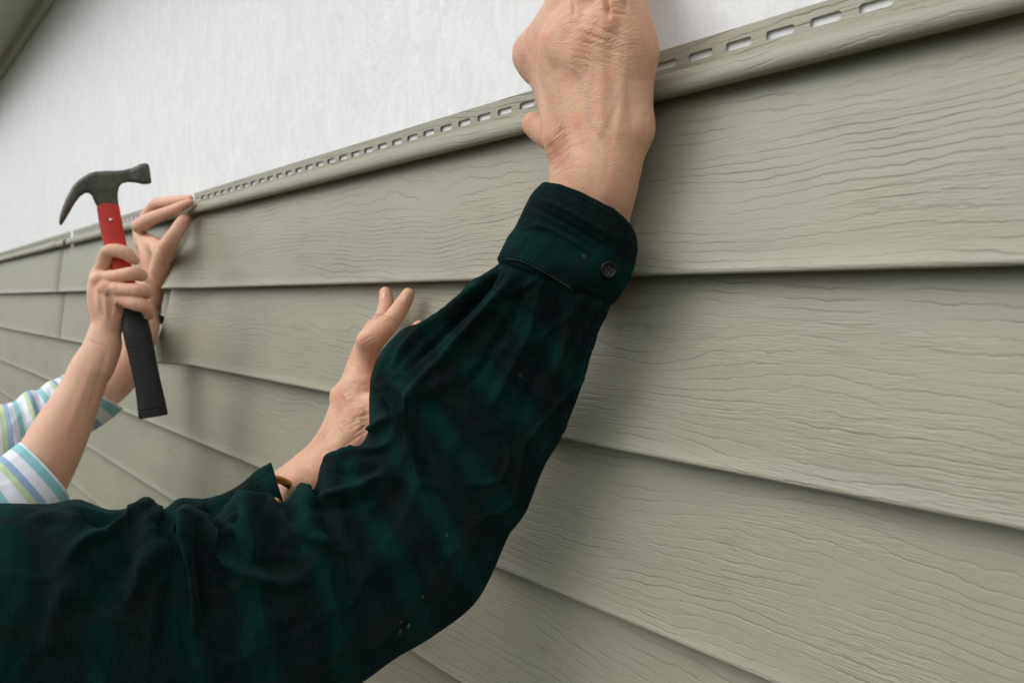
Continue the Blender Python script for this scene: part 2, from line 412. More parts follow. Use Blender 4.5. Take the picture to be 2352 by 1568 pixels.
xe_pts = [(.1675, wx(443, 455, .0065)), (.1300, wx(434, 497, .020)), (.072, wx(408, 575, .030)), (.0146, wx(375, 662, .043)), (-.05, wx(366, 740, .046)), (CZ, wx(350, 815, .050))]
def xend_held(z):
    zs = [p[0] for p in xe_pts][::-1]; xs = [p[1] for p in xe_pts][::-1]
    return float(np.interp(z, zs, xs))
def curl_held(dx, z, o):
    w = np.interp(z, [CZ, BZ, .12, .17], [1.0, .75, .1, 0])
    return o + .034*w*math.exp(-(dx/.05)**2), -.004*w*math.exp(-(dx/.012)**2)
held = thing('siding_panel', 'sage siding panel being held in place, nearest and longest, with open nail slots', 'siding panel', (-.3, -.01, EYE), 'sage vinyl siding panels on the wall')
sweep('panel_face', prof_top(), xend_held, 1.2, 260, 1, held, lift=.0012, curl=curl_held, power=1.6)
hem(held, wx(443, 455, .005), 1.2, 1, lift=.0012)
x160 = wx(166, 540, .004); x158 = wx(157, 545, .006); x135 = wx(136, 660, .016)
mid = thing('siding_panel', 'short stretch of top siding panel behind the hammer and striped sleeves', 'siding panel', (x160+.4, -.01, EYE), 'sage vinyl siding panels on the wall')
sweep('panel_face', prof_top(), lambda z: x160 if z > .1290 else x135-.1, xend_held(0)+.07, 90, 2, mid)
hem(mid, x160, xend_held(0)+.04, 2)
far = thing('siding_panel', 'farthest top siding panel at the left edge, left of the claw', 'siding panel', (x135-1, -.01, EYE), 'sage vinyl siding panels on the wall')
sweep('panel_face', prof_top(), lambda z: XL, x135, 60, 3, far, lift=.0003).modifiers[0].thickness = .0002
hem(far, XL+4.0, x158-.0, 3, lift=.0003)
# the far panel's lock strip runs on a little past its face
sweep('lock_strip', prof_top()[:11], lambda z: x135-.001, x158, 8, 3, far, lift=.0007)
labs = ['sage siding panel just below the held one, its seam behind the left palm',
        'sage siding panel second below the held one, just showing under the plaid elbow',
        'sage siding panel third below the held one, low on the wall behind the plaid sleeve',
        'lowest sage siding panel of the wall, below the plaid sleeve']
for k in range(4):
    top = CZ-EX*2*k
    o = sweep('siding_panel', prof_low(top), lambda z: XL, 1.2, 220, 4+k)
    tag(o, labs[k], 'siding panel', 'sage vinyl siding panels on the wall')

# ------------------------------------------------------------------ signed-distance sculpting
def smin(a, b, k):
    h = np.clip(.5+.5*(b-a)/k, 0, 1); return b*(1-h)+a*h-k*h*(1-h)
def smax(a, b, k): return -smin(-a, -b, k)
class Field:
    def __init__(s, lo, hi, h):
        s.lo = np.array(lo, float); s.h = h; s.n = np.ceil((np.array(hi)-s.lo)/h).astype(int)+1
        s.ax = [s.lo[i]+np.arange(s.n[i])*h for i in range(3)]
    def new(s): return np.full(tuple(s.n), .06, np.float32)
    def sub(s, lo, hi):
        a = np.clip(((np.array(lo)-s.lo)/s.h).astype(int), 0, s.n-1); b = np.clip(((np.array(hi)-s.lo)/s.h).astype(int)+2, 1, s.n)
        sl = tuple(slice(int(i), int(j)) for i, j in zip(a, b))
        X = np.meshgrid(*[s.ax[i][sl[i]] for i in range(3)], indexing='ij', sparse=True)
        return sl, X
    def cone(s, f, a, b, ra, rb, k):
        a = np.asarray(a); b = np.asarray(b); R = max(ra, rb)+k+.004
        sl, X = s.sub(np.minimum(a, b)-R, np.maximum(a, b)+R)
        if any(q.stop <= q.start for q in sl): return
        ab = b-a; L = max(ab@ab, 1e-12)
        t = ((X[0]-a[0])*ab[0]+(X[1]-a[1])*ab[1]+(X[2]-a[2])*ab[2])/L; t = np.clip(t, 0, 1)
        d = np.sqrt((X[0]-a[0]-t*ab[0])**2+(X[1]-a[1]-t*ab[1])**2+(X[2]-a[2]-t*ab[2])**2)-(ra+(rb-ra)*t)
        f[sl] = smin(f[sl], d.astype(np.float32), k)
    def chain(s, f, nodes, k):
        for p, q in zip(nodes[:-1], nodes[1:]): s.cone(f, p[:3], q[:3], p[3], q[3], k)
    def ball(s, f, c, r, k, sub=False, scale=None):
        c = np.asarray(c); R = r*(max(scale) if scale else 1)+k+.004; sl, X = s.sub(c-R, c+R)
        sx = scale or (1, 1, 1)
        d = np.sqrt(sum(((X[i]-c[i])/sx[i])**2 for i in range(3)))-r
        d = (d*min(sx)).astype(np.float32)
        f[sl] = smax(f[sl], -d, k) if sub else smin(f[sl], d, k)
def nets(f, lo, h):
    """naive surface nets"""
    s = f < 0
    c = np.zeros(tuple(np.array(f.shape)-1), np.int8)
    for i in (0, 1):
        for j in (0, 1):
            for k in (0, 1):
                c += s[i:f.shape[0]-1+i, j:f.shape[1]-1+j, k:f.shape[2]-1+k]
    act = np.argwhere((c > 0) & (c < 8)); ids = np.full(c.shape, -1, np.int64)
    ids[act[:, 0], act[:, 1], act[:, 2]] = np.arange(len(act))
    acc = np.zeros((len(act), 3)); cnt = np.zeros(len(act))
    cor = [(i, j, k) for i in (0, 1) for j in (0, 1) for k in (0, 1)]
    for a in cor:
        for ax in range(3):
            if a[ax]: continue
            b = list(a); b[ax] = 1
            fa = f[act[:, 0]+a[0], act[:, 1]+a[1], act[:, 2]+a[2]]; fb = f[act[:, 0]+b[0], act[:, 1]+b[1], act[:, 2]+b[2]]
            m = (fa < 0) != (fb < 0); t = fa[m]/(fa[m]-fb[m])
            p = np.tile(np.array(a, float), (m.sum(), 1)); p[:, ax] += t
            acc[m] += p; cnt[m] += 1
    V = (act+acc/cnt[:, None])*h+lo
    Q = []
    for ax in range(3):
        o1, o2 = [(1, 2), (2, 0), (0, 1)][ax]
        sa = [slice(None)]*3; sb = [slice(None)]*3
        sa[ax] = slice(0, -1); sb[ax] = slice(1, None)
        e = s[tuple(sa)] != s[tuple(sb)]
        E = np.argwhere(e); E = E[(E[:, o1] > 0) & (E[:, o2] > 0) & (E[:, o1] < f.shape[o1]-1) & (E[:, o2] < f.shape[o2]-1)]
        ins = s[E[:, 0], E[:, 1], E[:, 2]]
        def cell(d1, d2):
            q = E.copy(); q[:, o1] -= d1; q[:, o2] -= d2; return ids[q[:, 0], q[:, 1], q[:, 2]]
        q = np.stack([cell(0, 0), cell(1, 0), cell(1, 1), cell(0, 1)], 1)
        q[~ins] = q[~ins][:, ::-1]
        q = q[(q >= 0).all(1)]
        Q.append(q)
    Q = np.vstack(Q)
    a, b, c, d = (V[Q[:, k]] for k in range(4))
    if (np.einsum('ij,ij->i', a, np.cross(b, c))+np.einsum('ij,ij->i', a, np.cross(c, d))).sum() < 0: Q = Q[:, ::-1]
    return V, Q
def vnormals(V, Q):
    n = np.cross(V[Q[:, 2]]-V[Q[:, 0]], V[Q[:, 3]]-V[Q[:, 1]]); N = np.zeros_like(V)
    for k in range(4): np.add.at(N, Q[:, k], n)
    return N/np.maximum(np.linalg.norm(N, axis=1, keepdims=True), 1e-12)
def relax(V, Q, it=2, lam=.5):
    for _ in range(it):
        S = np.zeros_like(V); C = np.zeros(len(V))
        for a, b in ((0, 1), (1, 2), (2, 3), (3, 0)):
            np.add.at(S, Q[:, a], V[Q[:, b]]); np.add.at(S, Q[:, b], V[Q[:, a]])
            np.add.at(C, Q[:, a], 1); np.add.at(C, Q[:, b], 1)
        V = V+(S/np.maximum(C, 1)[:, None]-V)*lam
    return V
def pn(tab, dep):                              # (x, y, depth, radius px) rows into world nodes
    out = []
    for x, y, d, r in tab:
        if dep == 'off': p = PW(x, y, d)
        else: p = PD(x, y, d)
        out.append((*p, r*depth_of(p)/F))
    return out
def sculpt(V, Q, ridges, attrs=()):
    """push the surface along its normal near polylines (x, y); returns attribute arrays too"""
    N = vnormals(V, Q); px, _ = proj(V)
    toC = CAM-V; toC /= np.linalg.norm(toC, axis=1, keepdims=True); vis = np.clip((N*toC).sum(1)*3+.2, 0, 1)
    disp = np.zeros(len(V))
    for poly, w, amp in ridges:
        d, pos, _ = seg_dist(px, poly); end = np.clip(np.minimum(pos, 1-pos)*6+.25, 0, 1)
        disp += amp*np.exp(-(d/w)**2)*vis*end
    V = V+N*disp[:, None]; A = {}
    for name, items in attrs:
        a = np.zeros(len(V))
        for poly, w, s in items:
            d, _, _ = seg_dist(px, poly if len(poly) > 1 else [poly[0], (poly[0][0]+.1, poly[0][1])]); a = np.maximum(a, s*np.exp(-(d/w)**2)*np.clip(vis*2, 0, 1))
        A[name] = a
    return V, A

def sculpt_hand(palm, fingers, balls, h, kpalm, kroot, kf=.0012, subs=(), ridges=(), red=(), vein=(), wrk=(), relaxn=3):
    allp = [n for ch in palm+fingers for n in ch]
    P = np.array(allp); lo = (P[:, :3]-P[:, 3:]).min(0)-.008; hi = (P[:, :3]+P[:, 3:]).max(0)+.008
    G = Field(lo, hi, h); f = G.new(); g_ = G.new()
    def dense(ch): return cr(np.array(ch), (len(ch)-1)*5+1) if len(ch) > 2 else ch
    for ch in palm:
        t = G.new(); G.chain(t, dense(ch), .0006); f = smin(f, t, kpalm)
    for ch in fingers:
        t = G.new(); G.chain(t, dense(ch), .0006); g_ = smin(g_, t, kf)
    f = smin(f, g_, kroot)
    for b in balls: G.ball(f, b[:3], b[3], b[4] if len(b) > 4 else .006)
    for b in subs: G.ball(f, b[:3], b[3], .004, sub=True)
    V, Q = nets(f, lo, h); V = relax(V, Q, relaxn)
    V, A = sculpt(V, Q, ridges, (('red', red), ('vein', vein), ('wrk', wrk)))
    return V, Q, A
def join(parts):
    Vs, Qs, As, k = [], [], {}, 0
    for V, Q, A in parts:
        Vs.append(V); Qs.append(Q+k); k += len(V)
        for n in ('red', 'vein', 'wrk'): As.setdefault(n, []).append(A.get(n, np.zeros(len(V))))
    return np.vstack(Vs), np.vstack(Qs), {n: np.concatenate(a) for n, a in As.items()}


# ------------------------------------------------------------------ the rest of both figures (head, trunk, legs stand left of the frame)
def figure(root, cx, cy, zs, skin, hairm, topm, arms, parts, hair_len):
    """trunk, head and legs facing the wall; arms = list of (shoulder, sleeve start) pairs"""
    h = .007
    def run(lo, hi, fn, res=h, it=3):
        G = Field(lo, hi, res); f = G.new(); f = fn(G, f); V, Q = nets(f, np.array(lo, float), res); return relax(V, Q, it), Q
    zh_ = zs+.235
    def head(G, f):
        G.ball(f, (cx, cy+.005, zh_+.035), .092, .02, scale=(.84, 1.02, .98))
        G.ball(f, (cx, cy+.045, zh_-.035), .062, .03, scale=(.92, .95, 1.05))
        G.cone(f, (cx, cy+.098, zh_+.022), (cx, cy+.118, zh_-.012), .008, .0125, .012)
        G.ball(f, (cx, cy+.098, zh_-.043), .011, .008, scale=(1.9, .7, .7))
        G.ball(f, (cx, cy+.088, zh_-.080), .017, .014)
        for q in (-1, 1):
            G.ball(f, (cx+q*.031, cy+.108, zh_+.022), .0165, .004, sub=True)
            G.cone(f, (cx+q*.016, cy+.094, zh_+.043), (cx+q*.048, cy+.080, zh_+.041), .006, .005, .010)
            G.ball(f, (cx+q*.078, cy-.005, zh_+.005), .024, .006, scale=(.35, .75, 1.25))
            G.ball(f, (cx+q*.044, cy+.065, zh_-.018), .022, .018)
        G.cone(f, (cx, cy-.01, zh_-.05), (cx, cy-.02, zs-.03), .056, .062, .03)
        G.cone(f, (cx-.10, cy-.02, zs-.08), (cx+.10, cy-.02, zs-.08), .06, .06, .05)
        G.cone(f, (cx, cy-.02, zs-.08), (cx, cy-.02, zs-.55), .10, .09, .05)
        for a, b in arms: G.cone(f, (cx+(.1 if a[0] > cx else -.1), cy-.02, zs-.08), a, .045, .045, .03); G.cone(f, a, b, .040, .034, .02)
        return f
    ax_ = np.array([p for q in arms for p in q]); lo = np.minimum(ax_.min(0), (cx-.2, cy-.2, zs-.6))-.08; hi = np.maximum(ax_.max(0), (cx+.2, cy+.16, zh_+.16))+.08
    bod = run(lo, hi, head, .006, 2)
    def top(G, f):
        G.ball(f, (cx, cy-.02, zs-.20), .20, .06, scale=(.92, .62, 1.05))
        G.ball(f, (cx, cy-.02, zs-.48), .18, .10, scale=(.90, .66, 1.25))
        G.cone(f, (cx-.09, cy-.02, zs-.055), (cx+.09, cy-.02, zs-.055), .075, .075, .05)
        for a, b in arms: G.cone(f, (cx+(.1 if a[0] > cx else -.1), cy-.02, zs-.075), a, .075, .070, .05); G.cone(f, a, b, .068, .058, .03)
        G.ball(f, (cx, cy+.01, zs+.045), .070, .012, sub=True)
        return f
    V, Q = run(lo-.1, hi+.06, top, .009); uv_ = np.stack([V[:, 0]+V[:, 1]*.7, V[:, 2]], 1)
    meshobj(parts[0], V, Q, topm, root, uv=uv_[Q.ravel()])
    def legs(G, f):
        G.ball(f, (cx, cy-.02, zs-.70), .165, .05, scale=(1.02, .74, .85))
        for q in (-1, 1):
            G.cone(f, (cx+q*.085, cy-.02, zs-.78), (cx+q*.10, cy+.0, .48), .092, .066, .05); G.cone(f, (cx+q*.10, cy, .48), (cx+q*.11, cy-.03, .07), .066, .055, .02)
        return f
    V, Q = run((cx-.25, cy-.25, -.02), (cx+.25, cy+.2, zs-.5), legs, .010)
    meshobj('jeans', V, Q, M['denim'], root)
    for q in (-1, 1):
        def shoe(G, f):
            G.cone(f, (cx+q*.11, cy-.05, .045), (cx+q*.125, cy+.14, .034), .045, .034, .02); G.cone(f, (cx+q*.11, cy-.04, .05), (cx+q*.11, cy-.03, .10), .045, .045, .02); return f
        V, Q = run((cx+q*.11-.08, cy-.13, -.02), (cx+q*.11+.1, cy+.21, .17), shoe, .006); V[:, 2] = np.maximum(V[:, 2], .004)
        meshobj('shoe', V, Q, M['band'], root)
    def hair(G, f):
        G.ball(f, (cx, cy-.006, zh_+.045), .100, .02, scale=(.86, 1.0, .98))
        if hair_len: G.cone(f, (cx, cy-.06, zh_+.02), (cx, cy-.085, zh_-hair_len), .062, .035, .03)
        G.ball(f, (cx, cy+.095, zh_-.015), .088, .012, sub=True)
        for q in (-1, 1): G.ball(f, (cx+q*.085, cy+.02, zh_-.03), .045, .01, sub=True)
        return f
    V, Q = run((cx-.13, cy-.16, zh_-.28), (cx+.13, cy+.13, zh_+.17), hair, .006)
    meshobj('hair', V, Q, hairm, root)
    for q in (-1, 1):
        V = []; Fq = []; n1, n2 = 12, 16; c = Vector((cx+q*.031, cy+.083, zh_+.022))
        for a in range(n1+1):
            for b_ in range(n2):
                t_, p_ = math.pi*a/n1, 2*math.pi*b_/n2; V.append((c.x+.0125*math.sin(t_)*math.cos(p_), c.y+.0125*math.cos(t_), c.z+.0125*math.sin(t_)*math.sin(p_)))
        for a in range(n1):
            for b_ in range(n2): Fq.append((a*n2+b_, a*n2+(b_+1) % n2, (a+1)*n2+(b_+1) % n2, (a+1)*n2+b_))
        meshobj('eye', V, Fq, M['eye'], root)
    return bod[0], bod[1], {}

# ------------------------------------------------------------------ person in green plaid: the two hands
def tz(x0, y0, s):                             # zoom crop coordinates to frame coordinates
    return lambda rows: [(x0+s*r[0], y0+s*r[1], r[2], r[3]*s) for r in rows]
# right hand, high on the nailing hem
R = lambda rows: pn(rows, 'off')
palmR = [
    R([(1290, 640, .030, 45), (1312, 540, .034, 52), (1318, 430, .040, 58), (1310, 365, .042, 50), (1294, 290, .041, 48), (1272, 205, .040, 46), (1238, 128, .040, 48)]),
    R([(1315, 640, .030, 45), (1345, 540, .036, 54), (1355, 420, .047, 60), (1350, 340, .050, 54), (1330, 230, .053, 50), (1306, 105, .056, 50)]),
    R([(1330, 640, .030, 45), (1375, 540, .035, 52), (1392, 420, .046, 58), (1395, 330, .049, 54), (1390, 220, .052, 50), (1380, 100, .055, 50)]),
    R([(1335, 640, .030, 45), (1376, 540, .033, 46), (1399, 430, .041, 47), (1426, 350, .040, 48), (1441, 285, .040, 54), (1446, 200, .040, 53), (1448, 120, .044, 53)]),
    R([(1330, 200, .036, 60), (1400, 180, .036, 60), (1420, 110, .038, 50)]),
    R([(1300, 300, .047, 44), (1290, 200, .050, 44), (1272, 118, .050, 46), (1300, 40, .053, 38), (1322, -20, .053, 30)]),
    R([(1345, 130, .055, 46), (1368, 85, .056, 42), (1384, 58, .055, 30)]),
    R([(1398, 430, .043, 46), (1412, 330, .045, 48), (1418, 220, .048, 50), (1416, 120, .051, 50), (1432, 40, .054, 36), (1436, -40, .052, 27)]),
]
fingR = [
    R([(1236, 128, .040, 48), (1264, 66, .050, 40), (1292, 10, .053, 34), (1302, -40, .050, 31), (1308, -100, .038, 28), (1310, -150, .024, 26), (1310, -175, .015, 24)]),
    R([(1306, 105, .056, 48), (1334, 30, .060, 38), (1350, -30, .058, 33), (1356, -100, .048, 30), (1360, -160, .030, 28), (1362, -190, .015, 26)]),
    R([(1380, 100, .055, 48), (1408, 30, .059, 35), (1420, -30, .057, 31), (1424, -100, .048, 29), (1426, -155, .030, 27), (1427, -185, .015, 25)]),
    R([(1448, 120, .044, 52), (1450, 50, .048, 38), (1450, -10, .047, 29), (1458, -70, .040, 26), (1464, -120, .026, 24), (1466, -150, .013, 22)]),
    R([(1330, 335, .030, 44), (1290, 325, .027, 37), (1254, 306, .028, 32), (1227, 286, .030, 29)]),
]
bR = [(*PW(1216, 122, .042), .0095, .008), (*PW(1462, 300, .040), .010, .010)]
ridR = [([(1250, 140), (1275, 220), (1305, 320), (1318, 390)], 11, .0005), ([(1308, 95), (1325, 200), (1345, 330)], 12, .0006),
        ([(1382, 90), (1380, 200), (1378, 320)], 12, .0005), ([(1448, 130), (1430, 230), (1410, 330)], 12, .0004),
        ([(1275, 130), (1300, 230), (1325, 330)], 14, -.0006), ([(1345, 110), (1350, 220), (1362, 320)], 14, -.0005), ([(1416, 115), (1408, 220), (1395, 310)], 14, -.0005),
        ([(1308, 150), (1330, 170), (1345, 215), (1350, 270), (1385, 310)], 7, .0004), ([(1360, 150), (1350, 200), (1348, 215)], 7, .0003),
        ([(1440, 120), (1430, 190), (1400, 260), (1365, 330)], 8, .0003),
        ([(1392, -110), (1390, -30), (1391, 10), (1398, 38)], 5.5, -.0050), ([(1312, -60), (1313, 0), (1318, 36)], 4, -.0022), ([(1440, -60), (1440, 20)], 5, -.0012),
        ([(1262, 330), (1275, 360), (1262, 395)], 12, -.0008), ([(1330, 52), (1360, 60), (1400, 75), (1440, 98)], 3, -.0004),
        ([(1322, 70), (1360, 82), (1400, 96)], 2.5, -.0004), ([(1330, 36), (1375, 42)], 2.5, -.0004),
        ([(1412, 30), (1440, 34)], 2.5, -.0004), ([(1412, 18), (1440, 22)], 2.5, -.0003), ([(1340, 96), (1380, 112)], 2.5, -.0003)]
redR = [([(1346, 88)], 20, .95), ([(1250, 88)], 15, .7), ([(1405, 52)], 20, .8), ([(1265, 340), (1285, 370)], 22, .85), ([(1325, 280)], 22, .7), ([(1300, 70)], 12, .5), ([(1450, 100)], 14, .5),
        ([(1205, 128)], 14, .35), ([(1316, 155)], 18, .4), ([(1205, 275)], 16, .5), ([(1300, 300), (1270, 380)], 22, .4)]
veinR = [([(1305, 150), (1330, 170), (1347, 215), (1350, 260), (1385, 310)], 9, .32), ([(1362, 150), (1352, 195)], 8, .28), ([(1436, 140), (1425, 200), (1398, 265)], 9, .25), ([(1270, 180), (1290, 240), (1300, 290)], 8, .2),
         ([(1215, 115), (1215.5, 115)], 2.6, 1.0)]
_r = random.Random(4)
for k in range(26):
    x0 = 1300+_r.random()*50+(k % 3)*22; y0 = 34+k*4.6; ln = 26+_r.random()*55; sl_ = .15+.35*_r.random()
    ridR.append(([(x0, y0), (x0+ln*.5, y0+ln*sl_*.45+_r.uniform(-2, 2)), (x0+ln, y0+ln*sl_)], 2.3, -.00020))
for k in range(22):
    x0 = 1262+_r.random()*20; y0 = 285+k*6; ln = 24+_r.random()*42; sl_ = -.75+.3*_r.random()
    ridR.append(([(x0, y0), (x0+ln*.5, y0+ln*sl_*.5), (x0+ln, y0+ln*sl_)], 2.3, -.00014))
for k in range(9):
    x0 = 1400+_r.random()*12; y0 = 2+k*4; ridR.append(([(x0, y0), (x0+22, y0+3), (x0+46, y0+1)], 2.2, -.00026))
VR = sculpt_hand(palmR, fingR, bR, .00085, .013, .014, ridges=ridR, red=redR, vein=veinR, kf=.003, relaxn=16, wrk=[([(1320, 60), (1370, 75), (1440, 100)], 34, .55), ([(1290, 300), (1275, 380)], 30, .5), ([(1340, 5), (1440, 5)], 20, .5)])

# left hand, pressing up under the lap
z4 = tz(588, 627, .375)
L_ = lambda rows: pn(z4(rows), 'off')
palmL = [
    L_([(60, 1420, .085, 130), (200, 1310, .078, 127), (290, 1220, .072, 111), (400, 1110, .064, 99), (470, 990, .058, 88), (520, 860, .052, 81), (545, 760, .046, 75)]),
    L_([(120, 1470, .088, 130), (260, 1360, .082, 127), (350, 1270, .078, 113), (480, 1150, .072, 99), (570, 1020, .066, 90), (620, 880, .060, 88), (640, 740, .050, 79)]),
    L_([(540, 960, .060, 84), (575, 860, .056, 84), (600, 770, .052, 80), (640, 660, .048, 74)]),
    L_([(420, 1250, .070, 107), (560, 1130, .062, 102), (680, 1000, .056, 96), (720, 860, .050, 90)]),
]
fingL = [
    L_([(625, 760, .052, 88), (650, 640, .046, 79), (664, 530, .044, 70), (690, 440, .042, 76), (745, 370, .038, 74), (825, 295, .032, 60), (890, 205, .026, 51), (933, 130, .022, 41)]),
    L_([(580, 740, .046, 79), (600, 640, .040, 68), (650, 480, .034, 59), (715, 360, .032, 54), (775, 275, .029, 50), (797, 190, .025, 46), (794, 122, .022, 40)]),
    L_([(560, 740, .040, 68), (640, 470, .024, 47), (690, 360, .020, 41), (706, 305, .019, 27)]),
    L_([(720, 860, .050, 88), (840, 640, .044, 68), (930, 450, .036, 56), (985, 350, .030, 43), (1000, 318, .027, 32)]),
]
bL = [(*PW(588+.375*498, 627+.375*748, .052), .0065, .008), (*PW(588+.375*668, 627+.375*408, .050), .0075, .008)]
zp = lambda rows: [(588+.375*a, 627+.375*b) for a, b in rows]
ridL = [(zp([(500, 750), (540, 780), (530, 830), (480, 930), (450, 1000)]), 5, -0.00095), (zp([(590, 890), (640, 880), (690, 860)]), 3.5, -0.00145),
        (zp([(600, 990), (650, 950), (690, 925)]), 3, -0.00135), (zp([(560, 920), (620, 905), (690, 900)]), 3, -0.00095), (zp([(520, 1080), (570, 1040), (640, 990)]), 3, -0.00085),
        (zp([(580, 670), (640, 690), (700, 670)]), 4, -0.00085), (zp([(560, 780), (600, 720), (640, 690)]), 9, 0.00060), (zp([(430, 960), (420, 1040), (350, 1130)]), 9, 0.00060),
        (zp([(720, 430), (715, 520), (710, 590)]), 5, -0.00115), (zp([(745, 262), (790, 270)]), 2.5, -0.00095), (zp([(738, 275), (770, 290)]), 2.2, -0.00055),
        (zp([(812, 270), (850, 305)]), 2.5, -0.00085), (zp([(800, 285), (830, 315)]), 2.2, -0.00055),
        (zp([(300, 1130), (310, 1180), (340, 1240)]), 7, 0.00040), (zp([(240, 1160), (230, 1220), (250, 1300)]), 6, -0.00055),
        (zp([(560, 700), (600, 715), (660, 705)]), 2.2, -0.00060), (zp([(575, 685), (620, 700)]), 2.0, -0.00050), (zp([(545, 800), (590, 770), (640, 770)]), 8, 0.00070),
        (zp([(610, 1010), (660, 975), (700, 950)]), 2.2, -0.00065), (zp([(560, 960), (620, 930), (690, 905)]), 2.2, -0.00060), (zp([(480, 1060), (540, 1000), (590, 960)]), 9, 0.00070),
        (zp([(640, 430), (680, 400), (730, 380)]), 2.2, -0.00050), (zp([(655, 450), (700, 420), (745, 400)]), 2.2, -0.00050)]
redL = [(zp([(935, 200)]), 14, .7), (zp([(700, 520), (720, 600)]), 20, .6), (zp([(510, 760)]), 18, .7), (zp([(660, 410)]), 12, .5), (zp([(600, 850), (680, 800)]), 20, .35), (zp([(820, 420)]), 20, .4)]
nailL = [(zp([(903, 165), (925, 125)]), 7.5, 1.0), (zp([(782, 145), (788, 110)]), 7.0, 1.0), (zp([(704, 300)]), 7, 1.0)]
VL = sculpt_hand(palmL, fingL, bL, .0013, .017, .012, ridges=ridL, red=redL, relaxn=6, wrk=[(zp([(740, 270), (830, 290)]), 12, .8), (zp([(560, 720), (640, 880), (560, 960)]), 26, .7), (zp([(400, 1100)]), 40, .5)])

def fingernail(VQ, cx, cy, dx, dy, ln, wd, parent, mat):
    bt = BVHTree.FromPolygons([Vector(v) for v in VQ[0]], [tuple(int(i) for i in q) for q in VQ[1]])
    L = math.hypot(dx, dy); dx, dy = dx/L, dy/L; V = []; n, m = 11, 9
    for i in range(n):
        for j in range(m):
            a, b = i/(n-1)*2-1, j/(m-1)*2-1
            w = (1-abs(a)**4*.45); x = cx+dx*a*ln-dy*b*wd*w; y = cy+dy*a*ln+dx*b*wd*w
            p, q, _, _ = bt.ray_cast(Vector(CAM.tolist()), Vector((PD(x, y, 1)-CAM).tolist()).normalized())
            if p is None: return
            if q.dot(Vector((CAM-np.array(p)).tolist())) < 0: q = -q
            e = max(abs(a), abs(b)); V.append(tuple(p+q*(.00045 if e < .99 else -.0004)))
    Fq = [(i*m+j, i*m+j+1, (i+1)*m+j+1, (i+1)*m+j) for i in range(n-1) for j in range(m-1)]
    return meshobj('fingernail', V, Fq, mat, parent)
